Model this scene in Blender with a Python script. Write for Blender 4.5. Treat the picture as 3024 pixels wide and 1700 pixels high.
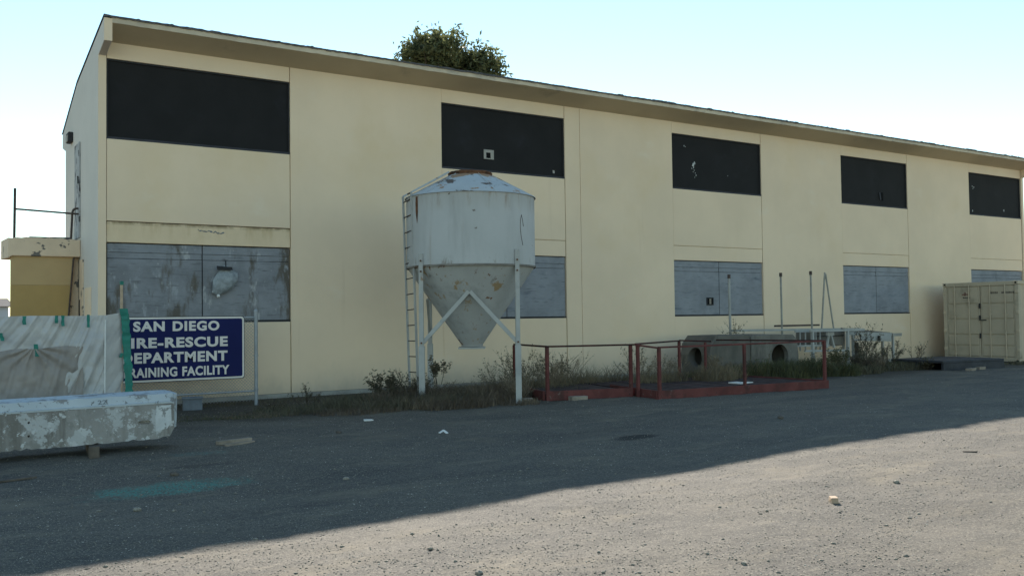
import bpy, bmesh, math, random
import numpy as np
from mathutils import Vector, Matrix

# ------------------------------------------------------------------ reset
for o in list(bpy.data.objects):
    bpy.data.objects.remove(o)
scene = bpy.context.scene
COL = scene.collection
R = math.radians

# ------------------------------------------------------------------ camera
cam_d = bpy.data.cameras.new('camera')
cam_d.sensor_fit = 'HORIZONTAL'
cam_d.sensor_width = 36.0
cam_d.lens = 32.84
cam_d.clip_start = 0.1
cam_d.clip_end = 3000
cam = bpy.data.objects.new('camera', cam_d)
COL.objects.link(cam)
cam.matrix_world = Matrix(((0.835733, -0.006943, -0.549092, -3.1633),
                           (-0.548982, -0.034243, -0.835133, -19.0934),
                           (-0.013004, 0.999389, -0.032429, 1.6),
                           (0, 0, 0, 1)))
scene.camera = cam

# ------------------------------------------------------------------ light
SUN_EL = R(30.3)
SUN_AZ = math.atan2(0.50, 0.866)          # clockwise from +Y
world = bpy.data.worlds.new('World')
scene.world = world
world.use_nodes = True
wn = world.node_tree
wn.nodes.clear()
wo = wn.nodes.new('ShaderNodeOutputWorld')
wb = wn.nodes.new('ShaderNodeBackground')
sky = wn.nodes.new('ShaderNodeTexSky')
sky.sky_type = 'NISHITA'
sky.sun_disc = False
sky.sun_elevation = SUN_EL
sky.sun_rotation = SUN_AZ
sky.altitude = 50
sky.air_density = 1.0
sky.dust_density = 0.0
sky.ozone_density = 2.8
wb.inputs['Strength'].default_value = 0.11
wt = wn.nodes.new('ShaderNodeMix')          # daylight white balance, the same over the whole sky
wt.data_type = 'RGBA'; wt.blend_type = 'MULTIPLY'; wt.inputs['Factor'].default_value = 1.0
wt.inputs[7].default_value = (1.03, 1.0, .80, 1)
wn.links.new(sky.outputs[0], wt.inputs[6])
wn.links.new(wt.outputs[2], wb.inputs['Color'])
wn.links.new(wb.outputs[0], wo.inputs['Surface'])
sun_d = bpy.data.lights.new('sun', 'SUN')
sun_d.energy = 4.3
sun_d.angle = R(0.53)
sun_d.color = (1.0, 0.93, 0.83)
sun = bpy.data.objects.new('sun', sun_d)
COL.objects.link(sun)
to_sun = Vector((math.sin(SUN_AZ) * math.cos(SUN_EL), math.cos(SUN_AZ) * math.cos(SUN_EL), math.sin(SUN_EL)))
sun.rotation_euler = to_sun.to_track_quat('Z', 'Y').to_euler()
sun.location = (20, 30, 40)

scene.view_settings.view_transform = 'Standard'
scene.view_settings.look = 'None'
scene.view_settings.gamma = 1.0
scene.view_settings.use_curve_mapping = False
scene.view_settings.exposure = 1.3

# ------------------------------------------------------------------ helpers
def sm(t):
    t = np.clip(t, 0, 1)
    return t * t * (3 - 2 * t)

_perm = np.random.RandomState(7).rand(256, 256)
def vnoise(x, y):
    xi = np.floor(x).astype(int); yi = np.floor(y).astype(int)
    fx = x - xi; fy = y - yi
    fx = fx * fx * (3 - 2 * fx); fy = fy * fy * (3 - 2 * fy)
    a = _perm[xi % 256, yi % 256]; b = _perm[(xi + 1) % 256, yi % 256]
    c = _perm[xi % 256, (yi + 1) % 256]; d = _perm[(xi + 1) % 256, (yi + 1) % 256]
    return (a * (1 - fx) + b * fx) * (1 - fy) + (c * (1 - fx) + d * fx) * fy - 0.5

def gz(x, y):
    """height of the yard at x, y"""
    x = np.asarray(x, float); y = np.asarray(y, float)
    z = -0.15 * sm((11 - x) / 13.5) * sm((-5.0 - y) / 6.0)
    k = sm((-y - 1.0) / 3.0)
    z = z + k * (0.022 * vnoise(x * .45 + 3, y * .6) + 0.018 * vnoise(x * 1.7, y * 2.1 + 9) + 0.013 * vnoise(x * 5.1, y * 6.0) + 0.008 * vnoise(x * 14, y * 16))
    far = sm((np.hypot(x - 5, y + 8) - 30) / 60)
    return z * (1 - far)

class MB:
    """collects shapes and links them as ONE mesh object"""
    def __init__(self):
        self.v = []; self.f = []
    def add(self, vs, fs):
        n = len(self.v)
        self.v += [tuple(p) for p in vs]
        self.f += [tuple(i + n for i in f) for f in fs]
        return self
    def box(self, x0, x1, y0, y1, z0, z1):
        return self.add([(x0, y0, z0), (x1, y0, z0), (x1, y1, z0), (x0, y1, z0), (x0, y0, z1), (x1, y0, z1), (x1, y1, z1), (x0, y1, z1)],
                        [(0, 3, 2, 1), (4, 5, 6, 7), (0, 1, 5, 4), (1, 2, 6, 5), (2, 3, 7, 6), (3, 0, 4, 7)])
    def tube(self, p0, p1, r, n=8, r1=None, caps=True, twist=0.0):
        p0 = Vector(p0); p1 = Vector(p1); r1 = r if r1 is None else r1
        d = (p1 - p0).normalized()
        a = Vector((0, 0, 1)) if abs(d.z) < .95 else Vector((1, 0, 0))
        u = d.cross(a).normalized(); w = d.cross(u)
        vs = []
        for p, rr in ((p0, r), (p1, r1)):
            for k in range(n):
                t = 2 * math.pi * k / n + twist
                vs.append(p + u * (math.cos(t) * rr) + w * (math.sin(t) * rr))
        fs = [(k, (k + 1) % n, n + (k + 1) % n, n + k) for k in range(n)]
        if caps:
            fs += [tuple(range(n - 1, -1, -1)), tuple(range(n, 2 * n))]
        return self.add(vs, fs)
    def bar(self, p0, p1, w, h):
        """square bar from p0 to p1: w wide (level), h deep"""
        p0 = Vector(p0); p1 = Vector(p1); d = (p1 - p0).normalized()
        a = Vector((0, 0, 1)) if abs(d.z) < .95 else Vector((0, 1, 0))
        u = d.cross(a).normalized() * w / 2; q = u.cross(d).normalized() * h / 2
        vs = [p + s * u + t * q for p in (p0, p1) for s, t in ((-1, -1), (1, -1), (1, 1), (-1, 1))]
        return self.add(vs, [(0, 1, 2, 3), (7, 6, 5, 4), (0, 4, 5, 1), (1, 5, 6, 2), (2, 6, 7, 3), (3, 7, 4, 0)])
    def lathe(self, prof, n=64, c=(0, 0), a0=0.0):
        """prof: list of (r, z)"""
        vs = []
        for r, z in prof:
            for k in range(n):
                t = a0 + 2 * math.pi * k / n
                vs.append((c[0] + r * math.cos(t), c[1] + r * math.sin(t), z))
        fs = []
        for i in range(len(prof) - 1):
            for k in range(n):
                k2 = (k + 1) % n
                fs.append((i * n + k, i * n + k2, (i + 1) * n + k2, (i + 1) * n + k))
        return self.add(vs, fs)
    def prism(self, poly, x0, x1, axis='x'):
        """polygon of (a, b) swept from x0 to x1"""
        n = len(poly)
        if axis == 'x':
            vs = [(x0, a, b) for a, b in poly] + [(x1, a, b) for a, b in poly]
        elif axis == 'y':
            vs = [(a, x0, b) for a, b in poly] + [(a, x1, b) for a, b in poly]
        else:
            vs = [(a, b, x0) for a, b in poly] + [(a, b, x1) for a, b in poly]
        fs = [(k, (k + 1) % n, n + (k + 1) % n, n + k) for k in range(n)]
        fs += [tuple(range(n - 1, -1, -1)), tuple(range(n, 2 * n))]
        return self.add(vs, fs)
    def build(self, name, mat, parent=None, smooth=False, bevel=0.0, seg=1, fixn=True, jit=0.0):
        me = bpy.data.meshes.new(name)
        me.from_pydata(self.v, [], self.f)
        if fixn or bevel:
            bm = bmesh.new(); bm.from_mesh(me)
            if fixn:
                bmesh.ops.recalc_face_normals(bm, faces=bm.faces)
            if bevel:
                es = [e for e in bm.edges if len(e.link_faces) == 2 and e.calc_face_angle(0) > 0.5]
                bmesh.ops.bevel(bm, geom=es, offset=bevel, segments=seg, affect='EDGES', profile=0.7)
            if jit:
                rr = random.Random(len(self.v))
                for v in bm.verts:
                    v.co += Vector((rr.uniform(-jit, jit), rr.uniform(-jit, jit), rr.uniform(-jit, jit)))
            bm.to_mesh(me); bm.free()
        me.materials.append(mat)
        if smooth:
            me.polygons.foreach_set('use_smooth', [True] * len(me.polygons))
            try:
                me.set_sharp_from_angle(angle=R(38))
            except Exception:
                pass
        o = bpy.data.objects.new(name, me)
        COL.objects.link(o)
        if parent is not None:
            o.parent = parent
        return o

def tag(o, label=None, cat=None, group=None, kind=None):
    if label: o['label'] = label
    if cat: o['category'] = cat
    if group: o['group'] = group
    if kind: o['kind'] = kind
    return o

def thing(name, label, cat, loc=(0, 0, 0), rz=0.0, group=None):
    o = bpy.data.objects.new(name, None)
    o.empty_display_size = 0.2
    COL.objects.link(o)
    o.location = loc; o.rotation_euler = (0, 0, rz)
    return tag(o, label, cat, group)

def fast_mesh(name, verts, faces, mat, parent=None, smooth=False):
    """verts (n,3) array, faces (m,k) array"""
    me = bpy.data.meshes.new(name)
    verts = np.asarray(verts, np.float32); faces = np.asarray(faces, np.int32)
    m, k = faces.shape
    me.vertices.add(len(verts)); me.vertices.foreach_set('co', verts.ravel())
    me.loops.add(m * k); me.loops.foreach_set('vertex_index', faces.ravel())
    me.polygons.add(m)
    me.polygons.foreach_set('loop_start', np.arange(0, m * k, k, dtype=np.int32))
    me.polygons.foreach_set('loop_total', np.full(m, k, dtype=np.int32))
    me.update(calc_edges=True)
    me.validate()
    me.materials.append(mat)
    if smooth:
        me.polygons.foreach_set('use_smooth', [True] * m)
    o = bpy.data.objects.new(name, me)
    COL.objects.link(o)
    if parent is not None: o.parent = parent
    return o

def cut(o, cutter):
    """boolean difference, baked"""
    m = o.modifiers.new('cut', 'BOOLEAN'); m.object = cutter; m.operation = 'DIFFERENCE'; m.solver = 'EXACT'
    bpy.context.view_layer.update()
    dg = bpy.context.evaluated_depsgraph_get()
    me = bpy.data.meshes.new_from_object(o.evaluated_get(dg))
    o.modifiers.clear(); o.data = me
    bpy.data.objects.remove(cutter)
    return o

# ------------------------------------------------------------------ materials
class NT:
    def __init__(self, name):
        self.m = bpy.data.materials.new(name)
        self.m.use_nodes = True
        self.t = self.m.node_tree
        self.b = self.t.nodes['Principled BSDF']
        self.co = self.t.nodes.new('ShaderNodeTexCoord').outputs['Object']
    def n(self, typ, **kw):
        nd = self.t.nodes.new(typ)
        for k, v in kw.items(): setattr(nd, k, v)
        return nd
    def link(self, a, b): self.t.links.new(a, b)
    def mapped(self, scale=(1, 1, 1), loc=(0, 0, 0)):
        mp = self.n('ShaderNodeMapping')
        mp.inputs['Scale'].default_value = scale; mp.inputs['Location'].default_value = loc
        self.link(self.co, mp.inputs['Vector'])
        return mp.outputs[0]
    def noise(self, scale, detail=4, rough=.55, stretch=None, loc=(0, 0, 0)):
        nd = self.n('ShaderNodeTexNoise')
        nd.inputs['Scale'].default_value = scale; nd.inputs['Detail'].default_value = detail; nd.inputs['Roughness'].default_value = rough
        self.link(self.mapped(stretch or (1, 1, 1), loc), nd.inputs['Vector'])
        return nd.outputs['Fac']
    def ramp(self, src, lo, hi, a=0.0, b=1.0):
        nd = self.n('ShaderNodeMapRange', clamp=True, interpolation_type='SMOOTHSTEP')
        self.link(src, nd.inputs['Value'])
        for i, v in zip(('From Min', 'From Max', 'To Min', 'To Max'), (lo, hi, a, b)): nd.inputs[i].default_value = v
        return nd.outputs['Result']
    def mix(self, fac, a, b):
        nd = self.n('ShaderNodeMix', data_type='RGBA')
        for s, v in ((nd.inputs['Factor'], fac), (nd.inputs[6], a), (nd.inputs[7], b)):
            if isinstance(v, (int, float)): s.default_value = v
            elif isinstance(v, tuple): s.default_value = (v[0], v[1], v[2], 1)
            else: self.link(v, s)
        return nd.outputs[2]
    def math(self, op, a, b=0.0):
        nd = self.n('ShaderNodeMath', operation=op)
        for s, v in zip(nd.inputs, (a, b)):
            if isinstance(v, (int, float)): s.default_value = v
            else: self.link(v, s)
        return nd.outputs[0]
    def bump(self, h, strength, dist=0.01):
        nd = self.n('ShaderNodeBump')
        nd.inputs['Strength'].default_value = strength; nd.inputs['Distance'].default_value = dist
        self.link(h, nd.inputs['Height'])
        self.link(nd.outputs[0], self.b.inputs['Normal'])
    def done(self, col, rough=.85, spec=.3, metal=0.0):
        if isinstance(col, tuple): self.b.inputs['Base Color'].default_value = (*col, 1)
        else: self.link(col, self.b.inputs['Base Color'])
        self.b.inputs['Roughness'].default_value = rough
        self.b.inputs['Specular IOR Level'].default_value = spec
        self.b.inputs['Metallic'].default_value = metal
        return self.m

def pmat(name, col, var=.12, scale=2.0, rough=.85, spec=.3, metal=0.0, bump=.15, bscale=40, bdist=.005, patches=(), tint=None):
    """colour with soft mottling, plus patches: (colour, scale, lo, hi, stretch)"""
    t = NT(name)
    dark = tuple(c * (1 - var) for c in col); lite = tuple(min(1, c * (1 + var)) for c in (tint or col))
    c = t.mix(t.ramp(t.noise(scale, 6, .6), .3, .7), dark, lite)
    for i, p in enumerate(patches):
        pc, ps, lo, hi = p[:4]
        st = p[4] if len(p) > 4 else None
        c = t.mix(t.ramp(t.noise(ps, 8, .65, st, (i * 3.7 + 1, i * 1.3, i * 2.1)), lo, hi), c, pc)
    if bump:
        t.bump(t.noise(bscale, 5, .6), bump, bdist)
    return t.done(c, rough, spec, metal)

CREAM = (.81, .625, .44)
M = {}
def wall_mat():
    t = NT('cream_stucco')
    z = t.n('ShaderNodeSeparateXYZ'); t.link(t.co, z.inputs[0]); z = z.outputs['Z']
    k = lambda f: tuple(c * f for c in CREAM)
    c = t.mix(t.ramp(t.noise(.45, 6, .6), .3, .7), k(.95), k(1.04))
    c = t.mix(t.ramp(t.noise(.32, 7, .62, None, (1, 0, 3)), .50, .76), c, (.77, .575, .365))
    c = t.mix(t.ramp(t.noise(1.2, 8, .65, (3.4, 1, .14), (2, 0, 0)), .60, .88), c, (.68, .50, .34))
    c = t.mix(t.ramp(t.noise(.9, 6, .6, (.7, 1, 1.3), (4, 0, 1)), .58, .78), c, (.82, .67, .51))
    c = t.mix(t.ramp(t.noise(2.6, 8, .65, None, (9, 0, 2)), .755, .79), c, (.45, .36, .245))
    c = t.mix(t.ramp(t.noise(9, 4, .6, (1, 1, .7), (2, 0, 7)), .78, .80, 0, .8), c, (.36, .30, .22))
    splash = t.math('ADD', z, t.math('MULTIPLY', t.noise(1.6, 8, .7, (1, 1, .6), (5, 0, 5)), 1.3))
    c = t.mix(t.ramp(splash, 1.25, .55, 0, .45), c, (.43, .36, .27))
    t.bump(t.math('ADD', t.noise(70, 5, .6), t.math('MULTIPLY', t.noise(6, 4, .6), .5)), .35, .006)
    return t.done(c, .92, .12)
M['wall'] = wall_mat()
def wall_drip_mat():
    t = NT('cream_stucco_rain_drips')
    z = t.n('ShaderNodeSeparateXYZ'); t.link(t.co, z.inputs[0]); z = z.outputs['Z']
    c = t.mix(t.ramp(t.noise(1.2, 6, .6), .3, .7), (.70, .53, .34), (.80, .61, .41))
    drip = t.math('MULTIPLY', t.ramp(z, 3.15, 3.56), t.ramp(t.noise(1.8, 8, .7, (2.4, 1, .35)), .42, .70))
    c = t.mix(t.math('MULTIPLY', drip, .6), c, (.50, .34, .17))
    line = t.math('MULTIPLY', t.ramp(z, 3.47, 3.55), t.ramp(t.noise(2.0, 7, .7, (1.2, 1, 1), (3, 0, 0)), .36, .58))
    c = t.mix(t.math('MULTIPLY', line, .85), c, (.20, .14, .075))
    t.bump(t.noise(60, 4, .6), .35, .005)
    return t.done(c, .9, .15)
M['wall_stained'] = wall_drip_mat()
M['end_wall'] = pmat('offwhite_stucco', (.66, .60, .53), .04, .6, .9, .15, bump=.25, bscale=60, patches=[((.55, .49, .42), 1.5, .60, .8, (1, 2.5, .3))])
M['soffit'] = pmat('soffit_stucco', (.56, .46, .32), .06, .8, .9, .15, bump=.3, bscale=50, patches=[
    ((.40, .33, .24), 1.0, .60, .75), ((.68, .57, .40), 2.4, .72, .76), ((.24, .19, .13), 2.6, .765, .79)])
M['fascia'] = pmat('fascia', (.58, .48, .35), .12, 2.5, .9, .15, bump=.5, bscale=25, bdist=.012, patches=[
    ((.33, .29, .24), 1.6, .54, .70, (.6, 1, 1)), ((.20, .18, .16), 3.0, .68, .74)])
M['felt'] = pmat('roofing_felt', (.10, .095, .095), .3, 3, .95, .2, bump=.6, bscale=30, bdist=.02, patches=[((.20, .17, .15), 2.0, .52, .68)])
M['board_black'] = pmat('black_board', (.0135, .0125, .0125), .15, 1.3, .75, .25, bump=.12, bscale=30, patches=[((.022, .022, .026), .9, .55, .8)])
M['sill_dark'] = pmat('dark_sill', (.045, .045, .052), .2, 3, .8, .3)
M['frame_dark'] = pmat('dark_frame', (.035, .034, .036), .2, 5, .8, .3)
M['ply'] = pmat('grey_blue_plywood', (.255, .26, .275), .15, 1.6, .9, .2, bump=.35, bscale=35, bdist=.005, patches=[
    ((.27, .275, .29), 1.3, .46, .70, (.6, 1, 2.2)), ((.135, .15, .175), 2.2, .56, .74, (.5, 1, 2)), ((.33, .33, .335), 5.0, .62, .76), ((.30, .305, .315), 14, .56, .72, (.3, 1, 1.6)), ((.15, .155, .165), 22, .56, .70, (.12, 1, 1.4))])
M['ply_stained'] = pmat('stained_plywood', (.235, .237, .248), .18, 1.8, .9, .2, bump=.4, bscale=30, bdist=.006, patches=[
    ((.26, .265, .28), 1.5, .46, .66, (.7, 1, 1.6)), ((.125, .108, .088), 1.0, .46, .55, (1.6, 1, .5)), ((.33, .335, .345), 3.2, .58, .68, (1.8, 1, .6)), ((.075, .08, .09), 2.6, .64, .74, (.5, 1, 2.4)), ((.36, .355, .35), 9, .62, .72), ((.13, .13, .135), 20, .56, .68, (.12, 1, 1.4)), ((.40, .395, .39), 1.9, .60, .68, (1.6, 1, .6))])
M['white_trim'] = pmat('dirty_white', (.36, .33, .29), .1, 6, .8, .3)
M['splat'] = pmat('bird_dropping', (.5, .5, .48), .2, 20, .9, .2)
M['joint_brown'] = pmat('stained_joint', (.40, .28, .15), .2, 3, .9, .1, patches=[((.22, .15, .085), 2.5, .5, .68)])
M['joint_dark'] = pmat('dirty_joint', (.10, .075, .05), .3, 2, .9, .1, patches=[((.30, .22, .13), 1.5, .48, .62)])
M['footing'] = pmat('footing_concrete', (.36, .33, .28), .2, 2.5, .95, .2, bump=.5, bscale=25, bdist=.01, patches=[((.50, .46, .38), 2.0, .55, .7), ((.12, .10, .08), 3.0, .60, .75)])
M['slab'] = pmat('balcony_slab', (.72, .55, .39), .06, 2, .92, .2, bump=.4, bscale=30, bdist=.008, patches=[
    ((.17, .15, .13), 2.9, .575, .59), ((.32, .27, .21), 9, .64, .68)])
M['ochre_a'] = pmat('ochre_upper', (.50, .345, .175), .05, 1.5, .9, .2, bump=.2, bscale=50)
M['ochre_b'] = pmat('ochre_lower', (.43, .285, .115), .06, 1.5, .9, .2, bump=.2, bscale=50, patches=[((.47, .33, .15), 1.8, .6, .8)])
M['peel'] = pmat('peeling_door', (.42, .41, .40), .15, 4, .9, .2, bump=.5, bscale=20, bdist=.01, patches=[((.09, .085, .085), 3.2, .53, .58, (1, 1.6, .8)), ((.24, .23, .23), 6, .58, .66)])
M['rustpipe'] = pmat('rusty_pipe', (.075, .055, .048), .3, 12, .8, .3, patches=[((.13, .07, .045), 9, .55, .7)])
M['darkwood'] = pmat('dark_door', (.055, .042, .035), .3, 5, .85, .3)
def silo_mat():
    t = NT('silo_paint')
    z = t.n('ShaderNodeSeparateXYZ'); t.link(t.co, z.inputs[0]); z = z.outputs['Z']
    c = t.mix(t.ramp(t.noise(.9, 6, .6), .3, .7), (.435, .43, .415), (.49, .48, .465))
    c = t.mix(t.ramp(t.noise(1.3, 7, .6, (1.8, 1.8, .3)), .48, .76), c, (.375, .365, .35))
    c = t.mix(t.ramp(t.noise(2.0, 6, .6, (3.5, 3.5, .25), (5, 1, 0)), .55, .75, 0, .7), c, (.37, .33, .285))
    # rust that has run down from the upper seam
    run = t.math('MULTIPLY', t.ramp(z, 3.55, 3.96), t.ramp(t.noise(2.6, 7, .7, (2.2, 2.2, .4), (2, 7, 0)), .50, .66))
    c = t.mix(t.math('MULTIPLY', run, .75), c, (.27, .185, .12))
    lo = t.math('MULTIPLY', t.ramp(z, 2.85, 2.62), t.ramp(t.noise(3.2, 7, .7, (2, 2, .8), (9, 3, 0)), .54, .66))
    c = t.mix(t.math('MULTIPLY', lo, .7), c, (.20, .165, .13))
    c = t.mix(t.ramp(t.noise(6.5, 6, .6), .70, .73), c, (.17, .14, .115))
    t.bump(t.math('ADD', t.noise(2.2, 3, .5), t.math('MULTIPLY', t.noise(40, 3, .5), .06)), .25, .02)
    return t.done(c, .72, .25)
M['silo'] = silo_mat()
M['silo_roof'] = pmat('silo_roof_paint', (.40, .425, .44), .06, 1.5, .7, .3, bump=.2, bscale=8, bdist=.01, patches=[
    ((.32, .20, .12), 2.1, .55, .58, (1, 1, 2)), ((.11, .085, .07), 2.1, .575, .60, (1, 1, 2)), ((.25, .25, .245), 4.0, .62, .68), ((.20, .14, .10), 9, .68, .72)])
M['hopper'] = pmat('silo_hopper_paint', (.37, .36, .34), .08, 1.2, .75, .25, bump=.2, bscale=7, bdist=.01, patches=[
    ((.27, .265, .25), 1.6, .50, .70), ((.20, .19, .175), 3.0, .60, .74, (1.5, 1.5, .5)), ((.29, .20, .11), 2.6, .58, .64, (1, 1, .8)), ((.16, .08, .045), 4.2, .62, .65)])
M['galv'] = pmat('weathered_steel', (.40, .39, .365), .08, 3, .7, .3, bump=.12, bscale=20, patches=[((.26, .165, .10), 4, .64, .72), ((.31, .31, .30), 2.0, .52, .7)])
M['rim'] = pmat('dark_rim', (.22, .20, .175), .2, 4, .8, .2, patches=[((.11, .07, .045), 3, .5, .64)])  # darker rim colour with brown patches
M['rust'] = pmat('rust', (.13, .06, .032), .35, 8, .9, .2, bump=.4, bscale=30, patches=[((.05, .03, .022), 6, .5, .66), ((.22, .11, .05), 9, .6, .72)])
M['steel_grey'] = pmat('galvanised_steel', (.30, .315, .33), .1, 8, .5, .5, metal=.3, bump=.05)
M['sign_blue'] = pmat('sign_blue', (.012, .016, .082), .08, 1.5, .65, .12, bump=.0, patches=[((.022, .018, .078), .9, .55, .8)])
M['sign_white'] = pmat('sign_white', (.72, .66, .60), .05, 4, .6, .2, bump=.0)
M['plastic'] = pmat('clear_plastic_film', (.46, .44, .42), .10, 1.5, .42, .4, bump=.25, bscale=9, bdist=.012, patches=[((.38, .375, .385), 1.2, .5, .72, (.6, 1, 1.6)), ((.56, .54, .51), 2.0, .58, .72, (.5, 1, 1.6))])
M['plastic_grey'] = pmat('grey_plastic_film', (.29, .255, .23), .12, 1.6, .48, .35, bump=.3, bscale=8, bdist=.012, patches=[((.35, .315, .285), 2.2, .55, .72, (1.6, 1, .7)), ((.22, .20, .185), 1.4, .54, .72)])
M['tape'] = pmat('green_tape', (.012, .165, .125), .22, 9, .55, .4, bump=.3, bscale=25, patches=[((.02, .26, .20), 7, .56, .7)])
M['rawwood'] = pmat('raw_timber', (.46, .34, .24), .15, 6, .85, .2, bump=.3, bscale=40)
M['oldwood'] = pmat('weathered_timber', (.27, .225, .18), .22, 6, .9, .2, bump=.4, bscale=35, patches=[((.36, .31, .25), 9, .55, .7)])
M['dimwood'] = pmat('dark_timber', (.11, .092, .075), .25, 6, .9, .2, bump=.4, bscale=30)
M['barrier'] = pmat('flaking_concrete', (.29, .275, .255), .12, 1.6, .92, .2, bump=.8, bscale=22, bdist=.015, patches=[
    ((.19, .175, .155), 1.7, .48, .64, (2.4, 1, .3)), ((.45, .45, .44), 3.2, .52, .56), ((.36, .36, .35), 1.6, .56, .66), ((.25, .24, .22), 7, .56, .62), ((.52, .52, .51), 6.5, .585, .61), ((.40, .40, .39), 16, .60, .64), ((.08, .075, .07), 8.0, .69, .71)])
M['barrier_top'] = pmat('pale_paint_on_concrete', (.46, .49, .50), .07, 1.6, .85, .2, bump=.5, bscale=25, bdist=.008, patches=[((.33, .35, .365), 1.2, .50, .72, (.5, 1, 1)), ((.25, .245, .24), 3.2, .54, .58), ((.20, .20, .195), 11, .60, .64), ((.11, .105, .10), 7, .70, .72)])
M['barrier_end'] = pmat('thick_white_flakes', (.56, .565, .56), .10, 6, .9, .2, bump=.8, bscale=18, bdist=.02, patches=[((.27, .265, .255), 8, .56, .61)])
M['redpaint'] = pmat('faded_red_paint', (.135, .045, .040), .2, 3, .85, .2, bump=.25, bscale=25, patches=[((.075, .034, .030), 2.6, .48, .66), ((.20, .030, .026), 1.1, .64, .72), ((.17, .12, .105), 7, .62, .70), ((.05, .035, .03), 12, .62, .70)])
M['darkred'] = pmat('dark_red_paint', (.065, .023, .022), .25, 5, .85, .2, patches=[((.035, .02, .018), 4, .45, .6)])
M['deck'] = pmat('platform_boards', (.060, .042, .042), .3, 4, .9, .2, bump=.3, bscale=25, patches=[((.11, .055, .052), 3, .55, .7)])
M['concrete'] = pmat('precast_concrete', (.185, .17, .145), .16, 1.8, .92, .2, bump=.5, bscale=25, bdist=.008, patches=[((.11, .10, .085), 1.4, .46, .68, (1.5, 1, .6)), ((.12, .11, .095), 4, .62, .72), ((.30, .285, .25), 3, .64, .74)])
M['concrete_dark'] = pmat('stained_concrete', (.145, .13, .11), .18, 2.0, .92, .2, bump=.5, bscale=25, bdist=.008, patches=[((.10, .095, .08), 1.5, .48, .7, (1.5, 1, .5))])
M['hole'] = pmat('dark_void', (.012, .012, .012), .1, 3, .95, .05, bump=0)
M['rack'] = pmat('grey_painted_steel', (.35, .345, .32), .1, 4, .7, .3, bump=.1, patches=[((.21, .17, .13), 5, .60, .72)])
M['rack_pole'] = pmat('pole_steel', (.30, .285, .25), .15, 5, .65, .4, patches=[((.16, .12, .09), 5, .58, .7)])
M['container'] = pmat('tan_container_paint', (.47, .39, .285), .06, 1.3, .8, .25, bump=.12, bscale=6, bdist=.01, patches=[((.31, .265, .195), 1.4, .52, .75), ((.24, .18, .12), 6, .68, .74)])
M['container_side'] = pmat('tan_container_side', (.52, .42, .30), .06, 1.3, .8, .25, bump=.1, patches=[((.36, .31, .23), 2, .55, .75)])  # lighter copy of the tan paint; brighter light on the side baked in
M['marking'] = pmat('dark_marking', (.04, .036, .034), .15, 20, .7, .3, bump=0)
M['marking_red'] = pmat('red_marking', (.20, .05, .035), .15, 20, .7, .3, bump=0)
M['rubber'] = pmat('black_rubber', (.022, .022, .022), .3, 5, .85, .3, bump=.2)
M['skid'] = pmat('dark_steel_skid', (.035, .036, .042), .3, 4, .7, .4, bump=.3, patches=[((.06, .06, .066), 2, .55, .7)])
M['cmu'] = pmat('grey_block', (.17, .185, .20), .12, 8, .95, .2, bump=.5, bscale=50)
M['white_litter'] = pmat('white_litter', (.70, .69, .66), .08, 8, .7, .3, bump=.1)
M['pale_stone'] = pmat('pale_pebble', (.50, .465, .40), .15, 30, .9, .2, bump=0)
M['stone'] = pmat('grey_pebble', (.245, .225, .185), .35, 60, .95, .15, bump=0, patches=[((.28, .255, .21), 23, .50, .62), ((.12, .11, .095), 31, .55, .62)])
M['house_white'] = pmat('far_house_wall', (.50, .51, .54), .05, 1, .9, .2)
M['house_roof'] = pmat('far_house_roof', (.06, .055, .055), .2, 1, .9, .2)
M['bark'] = pmat('bark', (.11, .085, .06), .3, 6, .95, .1, bump=.6, bscale=18, bdist=.02)
M['plastic_bag'] = pmat('cloudy_plastic_bag', (.25, .27, .28), .25, 9, .4, .4, bump=.3, bscale=30)

def leaf_mat(name, a, b, trans=.35, rough=.6):
    t = NT(name)
    c = t.mix(t.ramp(t.noise(1.7, 3, .6), .35, .65), a, b)
    c = t.mix(t.ramp(t.noise(17, 2, .5), .3, .7, 0, .5), c, tuple(x * .55 for x in a))
    t.done(c, rough, .3)
    tr = t.n('ShaderNodeBsdfTranslucent'); t.link(c, tr.inputs['Color'])
    mx = t.n('ShaderNodeMixShader'); mx.inputs[0].default_value = trans
    t.link(t.b.outputs[0], mx.inputs[1]); t.link(tr.outputs[0], mx.inputs[2])
    t.link(mx.outputs[0], t.t.nodes['Material Output'].inputs['Surface'])
    return t.m
M['leaf'] = leaf_mat('tree_leaf', (.085, .098, .045), (.20, .205, .085), .45)
M['weed_green'] = leaf_mat('weed_green', (.078, .082, .038), (.135, .135, .064), .25)
M['weed_dark'] = leaf_mat('weed_dark', (.105, .095, .06), (.175, .155, .098), .25)
M['grass_dry'] = leaf_mat('dry_grass', (.19, .15, .095), (.30, .24, .15), .3)
M['grass_brown'] = leaf_mat('brown_grass', (.14, .106, .074), (.23, .178, .122), .25)
M['twig'] = pmat('dry_twig', (.25, .20, .14), .25, 8, .9, .2, bump=0)
M['twig_dark'] = pmat('dark_twig', (.085, .066, .050), .25, 8, .9, .2, bump=0)
M['conifer'] = leaf_mat('far_conifer', (.03, .035, .02), (.05, .055, .03), .1)

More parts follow.
